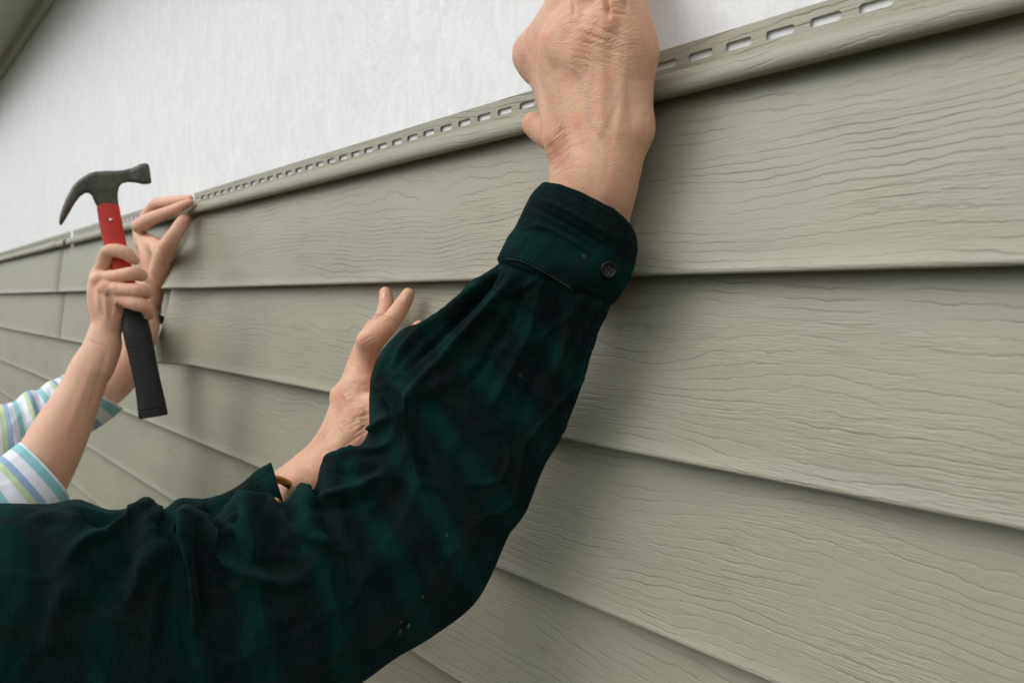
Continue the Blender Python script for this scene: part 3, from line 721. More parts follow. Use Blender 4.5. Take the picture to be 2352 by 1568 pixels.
# ------------------------------------------------------------------ lofted cloth
def loft(name, st, N, M_, mat, parent, ridges=(), tilt=0.0, cap=True, uvoff=(0, 0), nz=(.0, 1, 1), ratio=.72, lint=None, power=2.3, inset=.0022, vs=1.0, seed=0, crease=0.0):
    T = cr(st, N); rings = []; uvs = []; L = 0; prev = None
    for i, row in enumerate(T):
        ux, uy, lx, ly, d = row[:5]; rt = row[5] if len(row) > 5 else ratio; tl = row[6] if len(row) > 6 else tilt
        U = PD(ux, uy, d); Lw = PD(lx, ly, d); c = (U+Lw)/2; a = (U-Lw)/2; A = np.linalg.norm(a)
        vd = CAM-c; vd /= np.linalg.norm(vd); vd -= a/A*(vd@(a/A)); vd /= np.linalg.norm(vd)
        if prev is not None: L += np.linalg.norm(c-prev)
        prev = c
        ax = np.cross(a/A, vd)                 # along the arm
        th = np.linspace(0, 2*math.pi, M_, endpoint=False)
        ca, sa = np.cos(th), np.sin(th); e = 2/power
        x = np.sign(ca)*np.abs(ca)**e; y = np.sign(sa)*np.abs(sa)**e
        P = c+np.outer(x, a)+np.outer(y*rt*A, vd)+np.outer(y*tl*A, ax)
        rings.append(P); uvs.append(np.stack([np.full(M_, L), th/(2*math.pi)*(vs*2*math.pi*.055)], 1))
    V = np.vstack(rings); UVv = np.vstack(uvs)+np.array(uvoff)
    Q = []
    i = np.arange(N-1)[:, None]; j = np.arange(M_)[None, :]; j2 = (j+1) % M_
    Q = np.stack([i*M_+j, i*M_+j2, (i+1)*M_+j2, (i+1)*M_+j], -1).reshape(-1, 4)
    # orientation outward
    Nn = vnormals(V, Q); cc = np.repeat(np.array([r.mean(0) for r in rings]), M_, 0)
    if ((V-cc)*Nn).sum() < 0: Q = Q[:, ::-1]; Nn = -Nn
    px, _ = proj(V); toC = CAM-V; toC /= np.linalg.norm(toC, axis=1, keepdims=True)
    vis = np.clip((Nn*toC).sum(1)*2.5+.35, 0, 1); disp = np.zeros(len(V))
    for rg in ridges:
        poly, w, amp = rg[:3]; asym = rg[3] if len(rg) > 3 else 1.0
        P_ = cr(np.array(poly, float), max(len(poly)*6, 8)) if len(poly) > 2 else np.array(poly, float)
        d, pos, side = seg_dist(px, P_); ww = np.where(side > 0, w*asym, w/asym if asym != 1 else w)
        end = np.clip(np.minimum(pos, 1-pos)*5+.15, 0, 1)
        disp += amp*np.exp(-(d/ww)**2)*vis*end
    if nz[0]:
        aU = UVv
        nn = np.array([mnoise.noise(Vector((p[0]*nz[1], p[1]*nz[2], seed)))*.65+mnoise.noise(Vector((p[0]*nz[1]*2.3, p[1]*nz[2]*2.1, seed+9)))*.35 for p in UVv-np.array(uvoff)])
        fc = np.clip((Nn*toC).sum(1)*1.6, .22, 1)
        disp += nz[0]*nn*fc
        q_ = UVv-np.array(uvoff)
        cf = np.array([1-abs(mnoise.noise(Vector((p[0]*13+mnoise.noise(Vector((p[0]*9, p[1]*9, 2)))*1.2, p[1]*34+mnoise.noise(Vector((p[0]*11, p[1]*11, 7)))*1.6, seed+20))))*2.2 for p in q_])
        cg = np.array([1-abs(mnoise.noise(Vector((p[0]*55+mnoise.noise(Vector((p[0]*20, p[1]*20, 3)))*2, p[1]*38, seed+31))))*2.2 for p in q_])
        disp += crease*fc*(np.clip(cf, 0, 1)**3*1.0+np.clip(cg, 0, 1)**3*.45)
    V = V+Nn*disp[:, None]
    # the hem turns inward
    last = V[-M_:]; c = last.mean(0); back = V[-3*M_:-2*M_]
    if cap:
        dirv = (back.mean(0)-c); dirv /= np.linalg.norm(dirv)
        r1 = c+(last-c)*(1-inset/np.linalg.norm(last-c, axis=1, keepdims=True)*.6)-dirv*.0006
        r2 = c+(last-c)*(1-inset/np.linalg.norm(last-c, axis=1, keepdims=True))+dirv*.0015
        r3 = c+(last-c)*(1-inset*1.2/np.linalg.norm(last-c, axis=1, keepdims=True))+dirv*.05
        n0 = len(V)-M_
        V = np.vstack([V, r1, r2, r3]); UVv = np.vstack([UVv]+[UVv[-M_:]]*3)
        fl = (Q[0][1]-Q[0][0]) % M_ == 1
        for k in range(3):
            a0 = n0+k*M_; q = np.stack([a0+j[0], a0+j2[0], a0+M_+j2[0], a0+M_+j[0]], -1)
            Q = np.vstack([Q, q if (Q[0][1] == 1 and Q[0][0] == 0) else q[:, ::-1]])
    seam = None
    at = {}
    if lint is not None:
        px, _ = proj(V); l = np.zeros(len(V))
        for (x, y, r, s) in lint: l = np.maximum(l, s*np.exp(-((px[:, 0]-x)**2+(px[:, 1]-y)**2)/r**2))
        at['lint'] = l
    # per-loop uv so the seam does not smear
    lu = UVv[Q.ravel()].reshape(-1, 4, 2).copy(); per = vs*2*math.pi*.055
    sp = lu[:, :, 1].max(1)-lu[:, :, 1].min(1) > per*.5
    t = lu[sp]; t[:, :, 1] = np.where(t[:, :, 1]-uvoff[1] < per*.5, t[:, :, 1]+per, t[:, :, 1]); lu[sp] = t
    return meshobj(name, V, Q, mat, parent, uv=lu.reshape(-1, 2), attrs=at), (V, Q)

man = thing('person', 'person in a dark green plaid flannel shirt pressing the panel with both hands', 'person', (-.73, -.56, 0))
# main (right) sleeve: inner edge, outer edge, depth, thickness ratio
stR = [(-430, 1215, -480, 2000, .385, .72), (-250, 1180, -280, 1900, .40, .72), (-100, 1166, -110, 1850, .41, .70), (0, 1160, 0, 1830, .42, .68), (112, 1162, 110, 1810, .43, .66), (180, 1152, 190, 1790, .435, .66), (247, 1173, 270, 1770, .44, .64), (300, 1169, 345, 1745, .445, .64),
       (337, 1146, 400, 1730, .45, .62), (388, 1176, 450, 1712, .455, .60), (432, 1160, 500, 1695, .46, .60), (488, 1190, 560, 1672, .465, .58), (522, 1154, 605, 1657, .468, .58),
       (555, 1129, 650, 1640, .472, .56), (605, 1154, 700, 1618, .476, .56), (655, 1151, 755, 1595, .48, .56), (690, 1110, 813, 1568, .486, .55), (722, 1124, 850, 1545, .49, .55),
       (738, 1066, 900, 1509, .495, .54), (756, 1041, 948, 1481, .50, .52), (813, 1036, 1018, 1438, .505, .50), (846, 994, 1071, 1398, .508, .48), (849, 940, 1102, 1363, .508, .46),
       (850, 886, 1132, 1306, .506, .44), (861, 838, 1167, 1228, .503, .43), (886, 795, 1190, 1195, .50, .43), (930, 755, 1211, 1162, .495, .43), (965, 742, 1250, 1070, .49, .44), (1012, 713, 1285, 1010, .485, .45),
       (1055, 677, 1318, 935, .474, .47), (1080, 648, 1346, 855, .466, .5), (1108, 632, 1368, 780, .459, .52), (1130, 618, 1388, 730, .454, .56), (1150, 603, 1398, 704, .451, .58), (1160, 590, 1404, 690, .450, .54), (1175, 572, 1405, 665, .449, .5)]
rgR = [([(346, 1148), (290, 1203), (232, 1240), (196, 1252), (158, 1296)], 11, 0.00810, 1.5), ([(350, 1160), (372, 1200), (410, 1235), (425, 1245)], 8, 0.00607),
       ([(380, 1175), (372, 1200), (392, 1225)], 12, -0.00675), ([(418, 1168), (426, 1240), (442, 1330), (448, 1400), (444, 1450)], 9, 0.01013, .7), ([(470, 1195), (462, 1260), (470, 1350), (472, 1440)], 22, -0.00877),
       ([(462, 1172), (486, 1236), (530, 1290), (582, 1326), (640, 1340), (700, 1336)], 10, 0.01013, .8), ([(500, 1200), (540, 1255), (600, 1290), (680, 1300)], 22, -0.00743),
       ([(552, 1134), (612, 1166), (678, 1212), (745, 1250), (820, 1270)], 12, 0.00877, .8), ([(505, 1188), (525, 1160), (540, 1180), (520, 1205)], 9, -0.00743), ([(640, 1175), (640, 1240), (700, 1270)], 20, -0.00473),
       ([(735, 1145), (790, 1133), (838, 1118), (880, 1090)], 9, 0.00743, .7), ([(745, 1165), (800, 1160), (860, 1135)], 13, -0.00675), ([(700, 1112), (712, 1150), (745, 1150)], 8, 0.00473),
       ([(756, 1052), (810, 1046), (870, 1030), (905, 1010)], 9, 0.00675, .7), ([(770, 1082), (830, 1085), (880, 1070)], 16, -0.00675), ([(848, 992), (880, 965), (905, 948)], 9, 0.00607),
       ([(852, 886), (880, 920), (905, 955)], 9, -0.00743), ([(860, 870), (905, 940), (938, 1010), (958, 1070), (970, 1120)], 7, 0.00540, .6), ([(935, 960), (965, 1030), (985, 1100)], 16, -0.00473),
       ([(1150, 612), (1112, 668), (1050, 735), (985, 800), (940, 850)], 7, -0.00743), ([(1125, 635), (1075, 680), (1010, 735), (940, 790), (900, 850)], 9, 0.00540), ([(1182, 628), (1120, 710), (1040, 800), (965, 880), (930, 950)], 10, 0.00810, .8),
       ([(1205, 640), (1180, 720), (1120, 820), (1060, 900)], 12, -0.00473), ([(1240, 650), (1225, 740), (1180, 840), (1120, 950)], 12, 0.00473), ([(1285, 665), (1275, 760), (1235, 860), (1180, 980)], 14, -0.00338),
       ([(1310, 690), (1300, 780), (1265, 880)], 12, 0.00338), ([(1374, 725), (1345, 800), (1318, 900), (1270, 1015)], 5, 0.00405, .6), ([(1385, 735), (1358, 810), (1330, 900), (1285, 1000)], 7, -0.00473),
       ([(900, 880), (960, 900), (1050, 860)], 18, 0.00405), ([(60, 1200), (140, 1190), (200, 1205)], 11, 0.00473), ([(0, 1320), (90, 1330), (160, 1322)], 7, 0.00203), ([(180, 1180), (230, 1200), (300, 1190)], 12, -0.00473),
       ([(290, 1400), (330, 1300), (390, 1250)], 22, 0.00540), ([(210, 1420), (240, 1340), (300, 1270)], 26, -0.00607), ([(540, 1560), (600, 1440), (700, 1390)], 30, 0.00405), ([(800, 1330), (900, 1280), (980, 1200)], 40, 0.00473), ([(860, 1200), (900, 1150), (930, 1100)], 26, -0.00540),
       ([(370, 1500), (385, 1400), (400, 1330)], 16, -0.00540), ([(110, 1500), (130, 1400), (170, 1330)], 26, 0.00540)]
lintR = [(1020, 1350, 45, 1.0), (960, 1430, 45, .9), (1030, 1205, 22, .8), (1140, 1080, 20, .8), (1230, 880, 40, .55), (1250, 950, 30, .5), (1340, 567, 22, .6), (1430, 660, 22, .7), (1000, 1400, 60, .8)]
shirt, SH = loft('flannel_sleeve', stR, 430, 210, M['flannel'], man, rgR, lint=lintR, nz=(.0022, 26, 15), cap=False, seed=3, crease=.0022)
# cuff of the right sleeve
stC = [(1147, 606, 1400, 700, .4505, .62, .05), (1143, 594, 1409, 697, .4500, .66, .05), (1152, 575, 1424, 680, .4490, .68, .08), (1166, 546, 1440, 650, .4480, .70, .11), (1180, 528, 1452, 622, .4470, .70, .13), (1193, 503, 1459, 596, .4460, .72, .16),
       (1206, 474, 1461, 572, .4450, .73, .19), (1221, 448, 1458, 552, .4440, .74, .22), (1240, 428, 1450, 534, .443, .75, .24)]
rgC = [([(1160, 600), (1200, 606), (1255, 634), (1310, 668), (1345, 694), (1380, 712)], 3.2, -.0022), ([(1165, 590), (1205, 596), (1260, 624), (1315, 658), (1350, 682)], 4, .0014),
       ([(1185, 532), (1240, 520), (1300, 545), (1370, 590)], 5, .0016), ([(1215, 470), (1260, 492), (1330, 528), (1400, 575)], 6, -.0026), ([(1222, 455), (1270, 470), (1340, 505), (1420, 555)], 6, .0020),
       ([(1245, 437), (1290, 440), (1350, 468), (1420, 512)], 3, -.0008), ([(1200, 498), (1260, 508), (1330, 555)], 8, -.0012), ([(1380, 700), (1420, 670), (1450, 620), (1455, 590)], 4, .0008)]
cuff, CF = loft('cuff', stC, 90, 200, M['flannel'], man, rgC, lint=lintR, uvoff=(.031, .02), ratio=.7, nz=(.0012, 60, 40), seed=5, inset=.003, crease=.0008)
def bvh(VQ): return BVHTree.FromPolygons([Vector(v) for v in VQ[0]], [tuple(int(i) for i in q) for q in VQ[1]])
bt = bvh(CF)
def hit(bt, x, y):
    r = Vector((PD(x, y, 1)-CAM).tolist()).normalized(); p, n, _, _ = bt.ray_cast(Vector(CAM.tolist()), r)
    if p is None: p = Vector(PD(x, y, .45).tolist()); n = -r
    if n.dot(r) > 0: n = -n
    return p, n
# button with a rim and four holes
bp, bn = hit(bt, 1397, 619)
vd = Vector((CAM-np.array(bp)).tolist()).normalized(); bn = (bn*.6+vd*.6).normalized()
def disc(center, nrm, rad, prof, holes=4, hr=.0006, n=40):
    z = nrm.normalized(); x = z.orthogonal().normalized(); y = z.cross(x); V = []; Fq = []
    for (r, h) in prof:
        for i in range(n):
            a = 2*math.pi*i/n; V.append(center+(x*math.cos(a)+y*math.sin(a))*rad*r+z*h)
    for k in range(len(prof)-1):
        for i in range(n): Fq.append((k*n+i, k*n+(i+1) % n, (k+1)*n+(i+1) % n, (k+1)*n+i))
    Fq.append(tuple((len(prof)-1)*n+i for i in range(n)))
    return V, Fq, x, y, z
prof = [(.9, -.001), (1.0, .0), (1.0, .0010), (.93, .0017), (.82, .0018), (.74, .0012), (.66, .0010)]
V, Fq, bx_, by_, bz_ = disc(bp+bn*.0004, bn, .0052, prof)
btn = meshobj('button', [tuple(v) for v in V], Fq, M['button'], cuff)
V = []; Fq = []
for sx in (-1, 1):
    for sy in (-1, 1):
        c = bp+bn*.0016+bx_*.00125*sx+by_*.00125*sy; k = len(V)
        V += [tuple(c+(bx_*math.cos(a*math.pi/4)+by_*math.sin(a*math.pi/4))*.00062) for a in range(8)]; Fq.append(tuple(range(k, k+8)))
meshobj('thread', V, Fq, M['thread'], cuff, smooth=False)
# stitched seam along the cuff
seamp = cr(np.array([(1163, 594), (1200, 600), (1255, 627), (1310, 661), (1350, 690), (1378, 706)], float), 90)
V = []; Fq = []; prevp = None
for i in range(90):
    p, n = hit(bt, *seamp[i]); q, m = hit(bt, *seamp[min(i+1, 89)]) if i < 89 else (p+(p-prevp), n)
    prevp = p; w = .00034 if i % 3 else .00010; d = (q-p).normalized(); s_ = d.cross(n).normalized(); hh = .0004 if i % 3 else -.0002
    for a_, b_ in ((-w, 0), (0, hh+.0002), (w, 0), (0, -.0006)): V.append(tuple(p+s_*a_+n*b_))
for i in range(89):
    for k in range(4): Fq.append((i*4+k, i*4+(k+1) % 4, i*4+4+(k+1) % 4, i*4+4+k))
meshobj('stitching', V, Fq, M['thread'], cuff)
# left sleeve, mostly behind the right one
stL = [(180, 1260, 170, 1600, .60, .8), (300, 1205, 300, 1480, .62, .8), (375, 1172, 380, 1420, .63, .8), (412, 1146, 430, 1385, .635, .8), (468, 1146, 490, 1350, .64, .8), (514, 1134, 545, 1310, .645, .8), (555, 1110, 590, 1275, .648, .8), (590, 1080, 630, 1245, .65, .8), (622, 1062, 668, 1215, .652, .82)]
rgL = [([(470, 1150), (480, 1175), (500, 1200)], 6, -.004), ([(490, 1145), (520, 1150), (550, 1160)], 7, .003), ([(575, 1098), (590, 1140), (600, 1180)], 4, -.0015), ([(520, 1135), (560, 1130), (600, 1110)], 6, .002), ([(420, 1160), (450, 1162)], 8, -.003)]
sl, SLV = loft('left_sleeve', stL, 120, 120, M['flannel'], man, rgL, uvoff=(.01, .05), nz=(.003, 30, 20), crease=.0015, seed=8, inset=.003, tilt=0.0)
sl.name = 'flannel_sleeve'
# watch on the left wrist, just past the cuff
def ring(c, axis, ra, rb, rt, up, n=48, m=10, flat=.45, w=1.0):
    axis = axis/np.linalg.norm(axis); x = up-axis*(up@axis); x /= np.linalg.norm(x); y = np.cross(axis, x); V = []; Fq = []
    for i in range(n):
        a = 2*math.pi*i/n; rad = x*math.cos(a)*ra+y*math.sin(a)*rb; o = rad/np.linalg.norm(rad)
        bumpy = 1+.10*(math.cos(i*math.pi))
        for j in range(m):
            b = 2*math.pi*j/m; V.append(c+rad+o*math.cos(b)*rt*flat*bumpy+axis*math.sin(b)*rt*w)
    for i in range(n):
        for j in range(m): Fq.append((i*m+j, i*m+(j+1) % m, ((i+1) % n)*m+(j+1) % m, ((i+1) % n)*m+j))
    return V, Fq
wc = PD(655, 1136, .652); wax = PD(668, 1118, .652)-PD(636, 1150, .652)
V, Fq = ring(wc, wax, .0205, .026, .0042, UPV-RGT*.9, flat=.5)
wb = meshobj('wristwatch', V, Fq, M['gold'], man)

body = None
for c_ in ((588+.375*912, 627+.375*160, 26, -62, 10, 5.5), (588+.375*783, 627+.375*135, 8, -60, 9, 5.0)):
    fingernail(VL, *c_, man, M['nail'])
figA = figure(man, -.73, -.56, 1.60, None, M['hair'], M['flannel'],
              [(np.array((-.555, -.50, 1.60)), PD(-455, 1600, .385)), (np.array((-.90, -.50, 1.58)), PD(175, 1430, .60))], ('flannel_shirt',), 0)
V, Q, A = join([VR, VL, figA])
meshobj('body', V, Q, M['skinA'], man, attrs=A)

# ------------------------------------------------------------------ person in the striped top
woman = thing('person', 'person in a teal, white and green striped top swinging a hammer', 'person', (-1.30, -.60, 0))
zb = tz(196, 431.2, .21243)
D = lambda rows: pn(zb(rows), 'd')
HD = .90
palmH = [
    D([(130, 930, .893, 62), (110, 1080, .890, 80), (130, 1260, .892, 92), (170, 1450, .895, 95)]) + pn([(234, 772, .896, 30), (227, 806, .894, 36), (207, 848, .888, 42), (184, 903, .880, 46), (140, 990, .865, 58), (102, 1065, .852, 64), (50, 1160, .84, 68)], 'd'),
    D([(215, 1060, .884, 78), (230, 1220, .885, 95), (270, 1400, .892, 95), (260, 1560, .895, 100)]) + pn([(250, 795, .894, 26), (232, 845, .888, 26)], 'd'),
    D([(340, 1180, .886, 78), (330, 1330, .890, 90), (300, 1480, .897, 95)]),
]
fingH = [
    D([(150, 960, .894, 69), (185, 850, .888, 72), (225, 720, .882, 69), (262, 682, .878, 69), (340, 680, .878, 74), (430, 705, .880, 72), (495, 755, .884, 60), (540, 792, .888, 43)]),
    D([(140, 985, .886, 69), (220, 965, .880, 69), (330, 955, .874, 69), (440, 940, .872, 74), (540, 925, .876, 74), (605, 950, .886, 65)]),
    D([(225, 1080, .880, 69), (330, 1090, .873, 72), (460, 1105, .870, 74), (580, 1110, .872, 74), (650, 1115, .880, 65), (665, 1150, .892, 56)]),
    D([(345, 1175, .882, 72), (430, 1215, .875, 74), (540, 1250, .872, 78), (625, 1275, .875, 74), (680, 1330, .882, 60), (690, 1380, .890, 52)]),
]
zq = lambda rows: [(196+.21243*a, 431.2+.21243*b) for a, b in rows]
bH = [(*PD(*zq([(140, 975)])[0], .879), .0068, .006), (*PD(*zq([(225, 1075)])[0], .873), .0066, .006), (*PD(*zq([(345, 1180)])[0], .876), .0066, .006)]
ridH = [(zq([(150, 1100), (170, 1250), (200, 1400)]), 5, -.0012), (zq([(260, 1160), (280, 1290), (290, 1420)]), 5, -.0012), (zq([(130, 1050), (120, 1200), (130, 1350)]), 4.5, .0007),
        (zq([(225, 1100), (220, 1250), (230, 1400)]), 4.5, .0010), (zq([(345, 1190), (320, 1300), (290, 1420)]), 4.5, .0009), (zq([(380, 1280), (400, 1330), (380, 1370)]), 6, -.0018),
        ([(245, 800), (228, 870), (205, 940)], 7, -.0010), ([(215, 830), (190, 900), (150, 1000)], 9, .0008), ([(200, 782), (225, 790), (250, 800)], 3, -.0006)]
redH = [(zq([(560, 930)]), 16, .5), (zq([(640, 1120)]), 14, .5), (zq([(680, 1300)]), 14, .7), (zq([(140, 980)]), 8, .3), (zq([(250, 640)]), 12, .3), (zq([(400, 1230), (560, 1260)]), 12, .3)]
for a_, b_ in (((190, 840), (250, 850)), ((195, 700), (240, 745)), ((330, 925), (345, 985)), ((480, 905), (492, 970)), ((330, 1060), (345, 1120)), ((480, 1075), (490, 1140)), ((585, 1080), (592, 1140)), ((430, 1180), (445, 1250)), ((560, 1215), (560, 1290)), ((430, 665), (422, 735)), ((500, 725), (480, 785))):
    ridH.append((zq([a_, ((a_[0]+b_[0])/2+6, (a_[1]+b_[1])/2), b_]), 1.8, -.0007))
VH = sculpt_hand(palmH, fingH, bH, .0012, .009, .006, kf=.0010, ridges=ridH, red=redH+[(zq([(330, 950), (330, 1090), (430, 1215)]), 8, .5), (zq([(215, 700)]), 8, .5)], wrk=[(zq([(140, 980), (225, 1075), (345, 1180)]), 14, .7)])

O = lambda rows: pn(zb(rows), 'off')
palmP = [
    O([(572, 425, .045, 58), (612, 560, .040, 66), (640, 700, .040, 72), (655, 860, .037, 78), (660, 1000, .037, 85), (675, 1150, .038, 105), (668, 1300, .041, 125)]) + pn([(325, 765, 1.085, 35), (300, 815, 1.07, 38), (270, 868, 1.055, 41), (236, 918, 1.05, 28), (190, 960, 1.03, 24)], 'd'),
    O([(590, 500, .046, 50), (640, 620, .049, 66), (690, 760, .048, 84), (710, 900, .046, 84)]),
    O([(690, 570, .045, 46), (770, 630, .047, 60), (820, 740, .046, 78), (800, 860, .045, 80)]),
    O([(640, 600, .040, 74), (760, 620, .039, 74), (860, 680, .039, 82)]),
    O([(730, 650, .039, 70), (745, 720, .039, 80), (760, 850, .040, 80), (745, 1000, .037, 82), (715, 1150, .038, 85), (690, 1300, .040, 90)]),
    O([(880, 640, .039, 72), (870, 760, .039, 85), (830, 900, .039, 90), (770, 1040, .037, 85), (740, 1180, .037, 82)]),
]
fingP = [
    O([(585, 415, .052, 76), (690, 345, .052, 72), (790, 300, .048, 63), (900, 258, .042, 58), (1010, 212, .036, 53), (1100, 172, .030, 45), (1140, 154, .027, 36)]),
    O([(610, 390, .040, 67), (690, 270, .038, 62), (770, 178, .038, 65), (860, 162, .034, 60), (960, 145, .030, 54), (1060, 128, .026, 45), (1135, 116, .022, 34)]),
    O([(860, 720, .048, 99), (910, 600, .050, 90), (965, 510, .046, 76), (1020, 425, .038, 72), (1065, 360, .030, 67), (1086, 345, .026, 58)]),
]
bP = [(*PW(*zq([(572, 415)])[0], .055), .0085, .007)]
ridP = [(zq([(600, 480), (680, 510), (760, 500), (830, 530)]), 3.5, -.0025), (zq([(640, 430), (700, 400), (770, 400)]), 3, -.0012), (zq([(620, 460), (690, 450)]), 2.5, -.0012), (zq([(740, 620), (800, 570), (850, 540)]), 5, -.0016),
        (zq([(700, 460), (760, 460)]), 3, -.0015)]
redP = [(zq([(560, 430)]), 12, .6), (zq([(1090, 340)]), 12, .6), (zq([(1120, 110)]), 14, .7), (zq([(850, 620)]), 16, .4)]
for a_, b_ in (((690, 300), (715, 375)), ((880, 225), (895, 300)), ((1010, 180), (1020, 235)), ((860, 130), (868, 190)), ((1000, 390), (1050, 440)), ((930, 520), (1000, 560))):
    ridP.append((zq([a_, ((a_[0]+b_[0])/2+6, (a_[1]+b_[1])/2), b_]), 1.8, -.0008))
VP_ = sculpt_hand(palmP, fingP, bP, .0014, .015, .005, kf=.0010, ridges=ridP, red=redP)
fingernail(VP_, 196+.21243*1095, 431.2+.21243*338, 50, -50, 5, 3.8, woman, M['nail'])
figB = figure(woman, -1.30, -.60, 1.48, None, M['hair'], M['stripes_body'],
              [(np.array((-1.12, -.55, 1.46)), PD(-255, 1425, .78)), (np.array((-1.48, -.55, 1.47)), PD(-315, 1150, .9))], ('striped_shirt',), .16)
V, Q, A = join([VH, VP_, figB]); meshobj('body', V, Q, M['skinB'], woman, attrs=A)

stB1 = [(-330, 1330, -180, 1520, .78), (-220, 1240, -90, 1420, .79), (-130, 1165, -20, 1340, .80), (-70, 1110, 45, 1270, .815), (-25, 1075, 90, 1218, .83), (8, 1050, 128, 1180, .84), (45, 1022, 160, 1143, .852)]
s1, _ = loft('striped_sleeve', stB1[::1], 90, 90, M['stripes'], woman, [([(20, 1120), (60, 1160), (100, 1190)], 10, .002)], ratio=.9, nz=(.0015, 25, 15), crease=.0010, seed=11, tilt=.10, uvoff=(0, 0))
stB2 = [(-330, 960, -300, 1340, .90), (-200, 950, -190, 1290, .92), (-90, 940, -80, 1235, .94), (0, 929, 15, 1165, .96), (31, 922, 70, 1110, .972), (58, 901, 120, 1062, .985), (86, 898, 160, 1028, .992), (112, 881, 205, 992, 1.0), (132, 877, 243, 964, 1.008), (152, 868, 277, 934, 1.016)]
rgB2 = [([(50, 905), (55, 960), (70, 1020)], 7, -.005), ([(88, 893), (92, 940), (100, 980)], 6, -.004), ([(110, 884), (120, 920), (128, 950)], 5, -.004), ([(70, 900), (78, 950), (90, 1000)], 6, .003), ([(20, 930), (30, 1000), (50, 1060)], 9, .003)]
s2, _ = loft('striped_sleeve', stB2, 110, 90, M['stripes'], woman, rgB2, ratio=.95, nz=(.0025, 30, 12), crease=.0018, seed=12, tilt=.05)
# align the stripe phase so that the first teal band sits just behind each hem
for s_ in (s1, s2):
    me = s_.data; n = len(me.loops); uvd = np.zeros(n*2, np.float32); me.uv_layers[0].data.foreach_get('uv', uvd); uvd = uvd.reshape(-1, 2)
    uvd[:, 0] = uvd[:, 0].max()-uvd[:, 0]+.0005; me.uv_layers[0].data.foreach_set('uv', uvd.ravel())
# black band round the wrist of the hand on the panel
wc = PD(338, 722, 1.135); wax = PD(330, 760, 1.08)-PD(362, 690, 1.085)
V, Fq = ring(wc, wax, .0262, .0235, .0065, UPV, flat=.35)
meshobj('wristband', V, Fq, M['band'], woman)

# ------------------------------------------------------------------ the hammer
ham = thing('hammer', 'claw hammer with dark steel head, red shaft and black rubber grip, held in a fist', 'hammer', PD(315, 765, HD))
zh = lambda rows: np.array([(117.6+.175*a, 352.8+.175*b) for a, b in rows])
out = zh([(118, 938), (105, 895), (118, 800), (150, 700), (210, 560), (280, 430), (340, 365), (400, 318), (500, 258), (580, 238), (700, 228), (850, 228), (950, 218), (1060, 188), (1150, 145), (1200, 132), (1240, 128),
          (1272, 140), (1288, 180), (1302, 290), (1315, 375), (1300, 396), (1250, 404), (1200, 404), (1120, 385), (1000, 375), (930, 395), (890, 440), (872, 520), (878, 610), (888, 700), (625, 722), (600, 690), (570, 640), (540, 560), (500, 522), (450, 518), (380, 560), (310, 650), (240, 770), (170, 890), (135, 940)])
sc_ = HD/F; hc = np.array([248.0, 440.0])
pl = (out-hc)*sc_; pl[:, 1] *= -1              # local x right, y up
def poly_sdf(X, Y, P):
    d = np.full(X.shape, 1e9); s = np.ones(X.shape)
    for i in range(len(P)):
        a = P[i]; b = P[i-1]; e = b-a; wx_ = X-a[0]; wy_ = Y-a[1]; t = np.clip((wx_*e[0]+wy_*e[1])/(e@e), 0, 1)
        bx, by = wx_-e[0]*t, wy_-e[1]*t; d = np.minimum(d, bx*bx+by*by)
        c1 = Y >= a[1]; c2 = Y < b[1]; c3 = e[0]*wy_ > e[1]*wx_
        flip = (c1 & c2 & c3) | (~c1 & ~c2 & ~c3); s = np.where(flip, -s, s)
    return s*np.sqrt(d)
h = .0009; lo = np.array([pl[:, 0].min()-.006, pl[:, 1].min()-.006, -.022]); hi = np.array([pl[:, 0].max()+.006, pl[:, 1].max()+.006, .022])
n = np.ceil((hi-lo)/h).astype(int)+1
ax = [lo[i]+np.arange(n[i])*h for i in range(3)]
X, Y = np.meshgrid(ax[0], ax[1], indexing='ij'); d2 = poly_sdf(X, Y, pl)
tip = pl[0]; face = pl[18]
th = np.interp(X, [tip[0], tip[0]+.045, -.012, .004, .016, .028, .040, face[0]], [.0125, .0135, .0115, .0125, .0115, .0082, .0125, .0130])
Z = ax[2][None, None, :]
rr = .0055
a_ = np.maximum(d2[:, :, None]+rr, 0); b_ = np.maximum(np.abs(Z)-th[:, :, None]+rr, 0)
f = np.sqrt(a_*a_+b_*b_)-rr + np.minimum(np.maximum(d2[:, :, None]+rr, np.abs(Z)-th[:, :, None]+rr), 0)
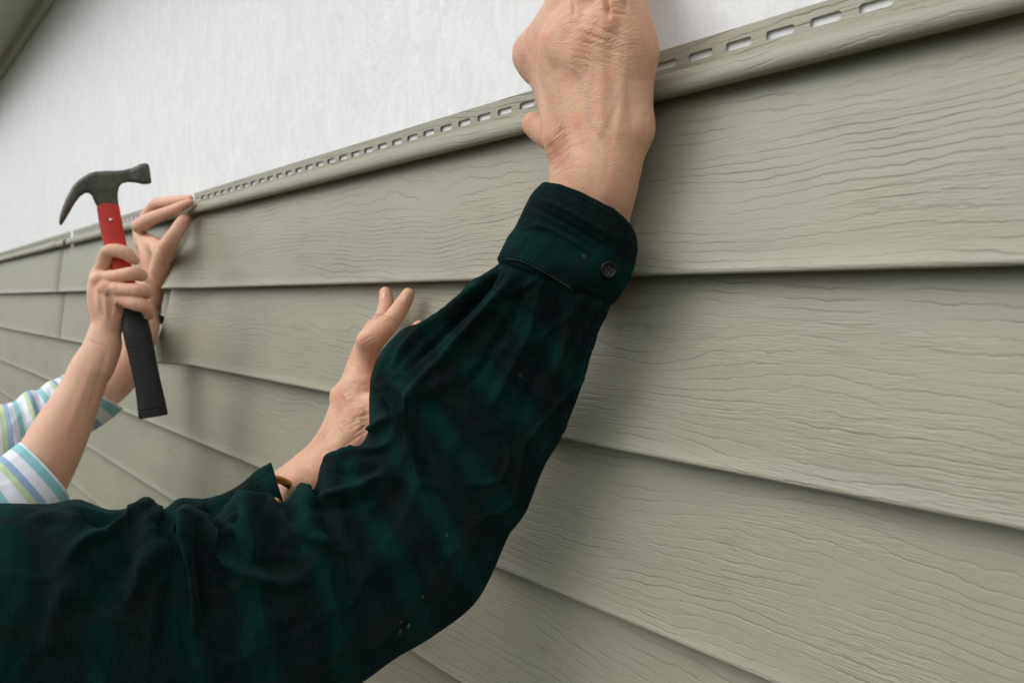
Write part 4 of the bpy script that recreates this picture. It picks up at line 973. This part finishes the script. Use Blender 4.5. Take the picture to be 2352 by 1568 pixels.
# the V-shaped split of the claw
ct = np.clip((X-(tip[0]+.0))/.055, 0, 1); slot = (.0045*(1-ct))[:, :, None]-np.abs(Z)
f = np.where((X < tip[0]+.05)[:, :, None], np.maximum(f, slot), f).astype(np.float32)
V, Q = nets(f, lo, h); V = relax(V, Q, 2)
base = PD(hc[0], hc[1], HD); Hz = CAM-base; Hz /= np.linalg.norm(Hz)
def on_plane(x, y):
    r_ = PD(x, y, 1.0)-CAM; return CAM+r_*(((base-CAM)@Hz)/(r_@Hz))
V = np.array([on_plane(hc[0]+p[0]/sc_, hc[1]-p[1]/sc_) for p in V])+V[:, 2:3]*Hz
meshobj('head', V, Q, M['steel'], ham)
def shaft(name, rows, mat, parent, fn=None, n=80, m=40, p=3.2):
    T = cr(rows, n); V = []; 
    for i, (x, y, w, dpt, th_) in enumerate(T):
        c = PD(x, y, dpt); j0, j1 = max(i-1, 0), min(i+1, n-1); t = PD(*T[j1][:2], T[j1][3])-PD(*T[j0][:2], T[j0][3]); t /= np.linalg.norm(t)
        z = CAM-c; z -= t*(z@t); z /= np.linalg.norm(z); s = np.cross(t, z); k = w*dpt/F
        for j in range(m):
            a = 2*math.pi*j/m; ca, sa = math.cos(a), math.sin(a); e = 2/p
            g = fn(i/(n-1), a) if fn else 1
            V.append(c+s*(abs(ca)**e*math.copysign(1, ca))*k*g+z*(abs(sa)**e*math.copysign(1, sa))*th_*g)
    Q = [(i*m+j, i*m+(j+1) % m, (i+1)*m+(j+1) % m, (i+1)*m+j) for i in range(n-1) for j in range(m)]
    Q += [tuple(range(m))[::-1], tuple((n-1)*m+j for j in range(m))]
    return meshobj(name, V, Q, mat, parent)
shaft('shaft', [(246, 462, 20, HD, .0085), (248.5, 476, 22.5, HD, .0095), (254, 510, 23, HD, .0098), (263.5, 558, 23, HD, .0098), (277, 610, 22, HD, .0096), (291, 665, 21, HD, .0094), (300, 700, 20, HD, .0092)], M['red'], ham, n=50)
def gripfn(t, a):
    g = 1+.012*(abs(math.sin(t*math.pi*34))-.5) if .12 < t < .82 else 1
    if t < .03: g *= .75+.25*(t/.03)**.5
    if t > .985: g *= 1-.10*((t-.985)/.015)**2
    if .845 < t < .86: g *= .95
    return g
shaft('grip', [(299, 685, 19, HD+.004, .0105), (306, 715, 25, HD+.004, .0125), (315, 765, 28.5, HD, .0140), (326, 815, 27.5, HD, .0135), (338, 873, 27, HD, .0135), (346, 915, 28.5, HD, .0140), (350, 940, 30, HD, .0145), (352.5, 957, 30, HD, .0145)], M['rubber'], ham, gripfn, n=240)
c = Vector(PD(254, 505, HD-.0100).tolist()); z = Vector((-FWD).tolist())
V, Fq, *_ = disc(c, z, .0021, [(1.0, -.001), (1.0, .0003), (.8, .0007), (.4, .0009)], n=20)
meshobj('rivet', [tuple(v) for v in V], Fq, mat_plain('bright_rivet', (.65, .6, .5), .3, .5, .8), ham)
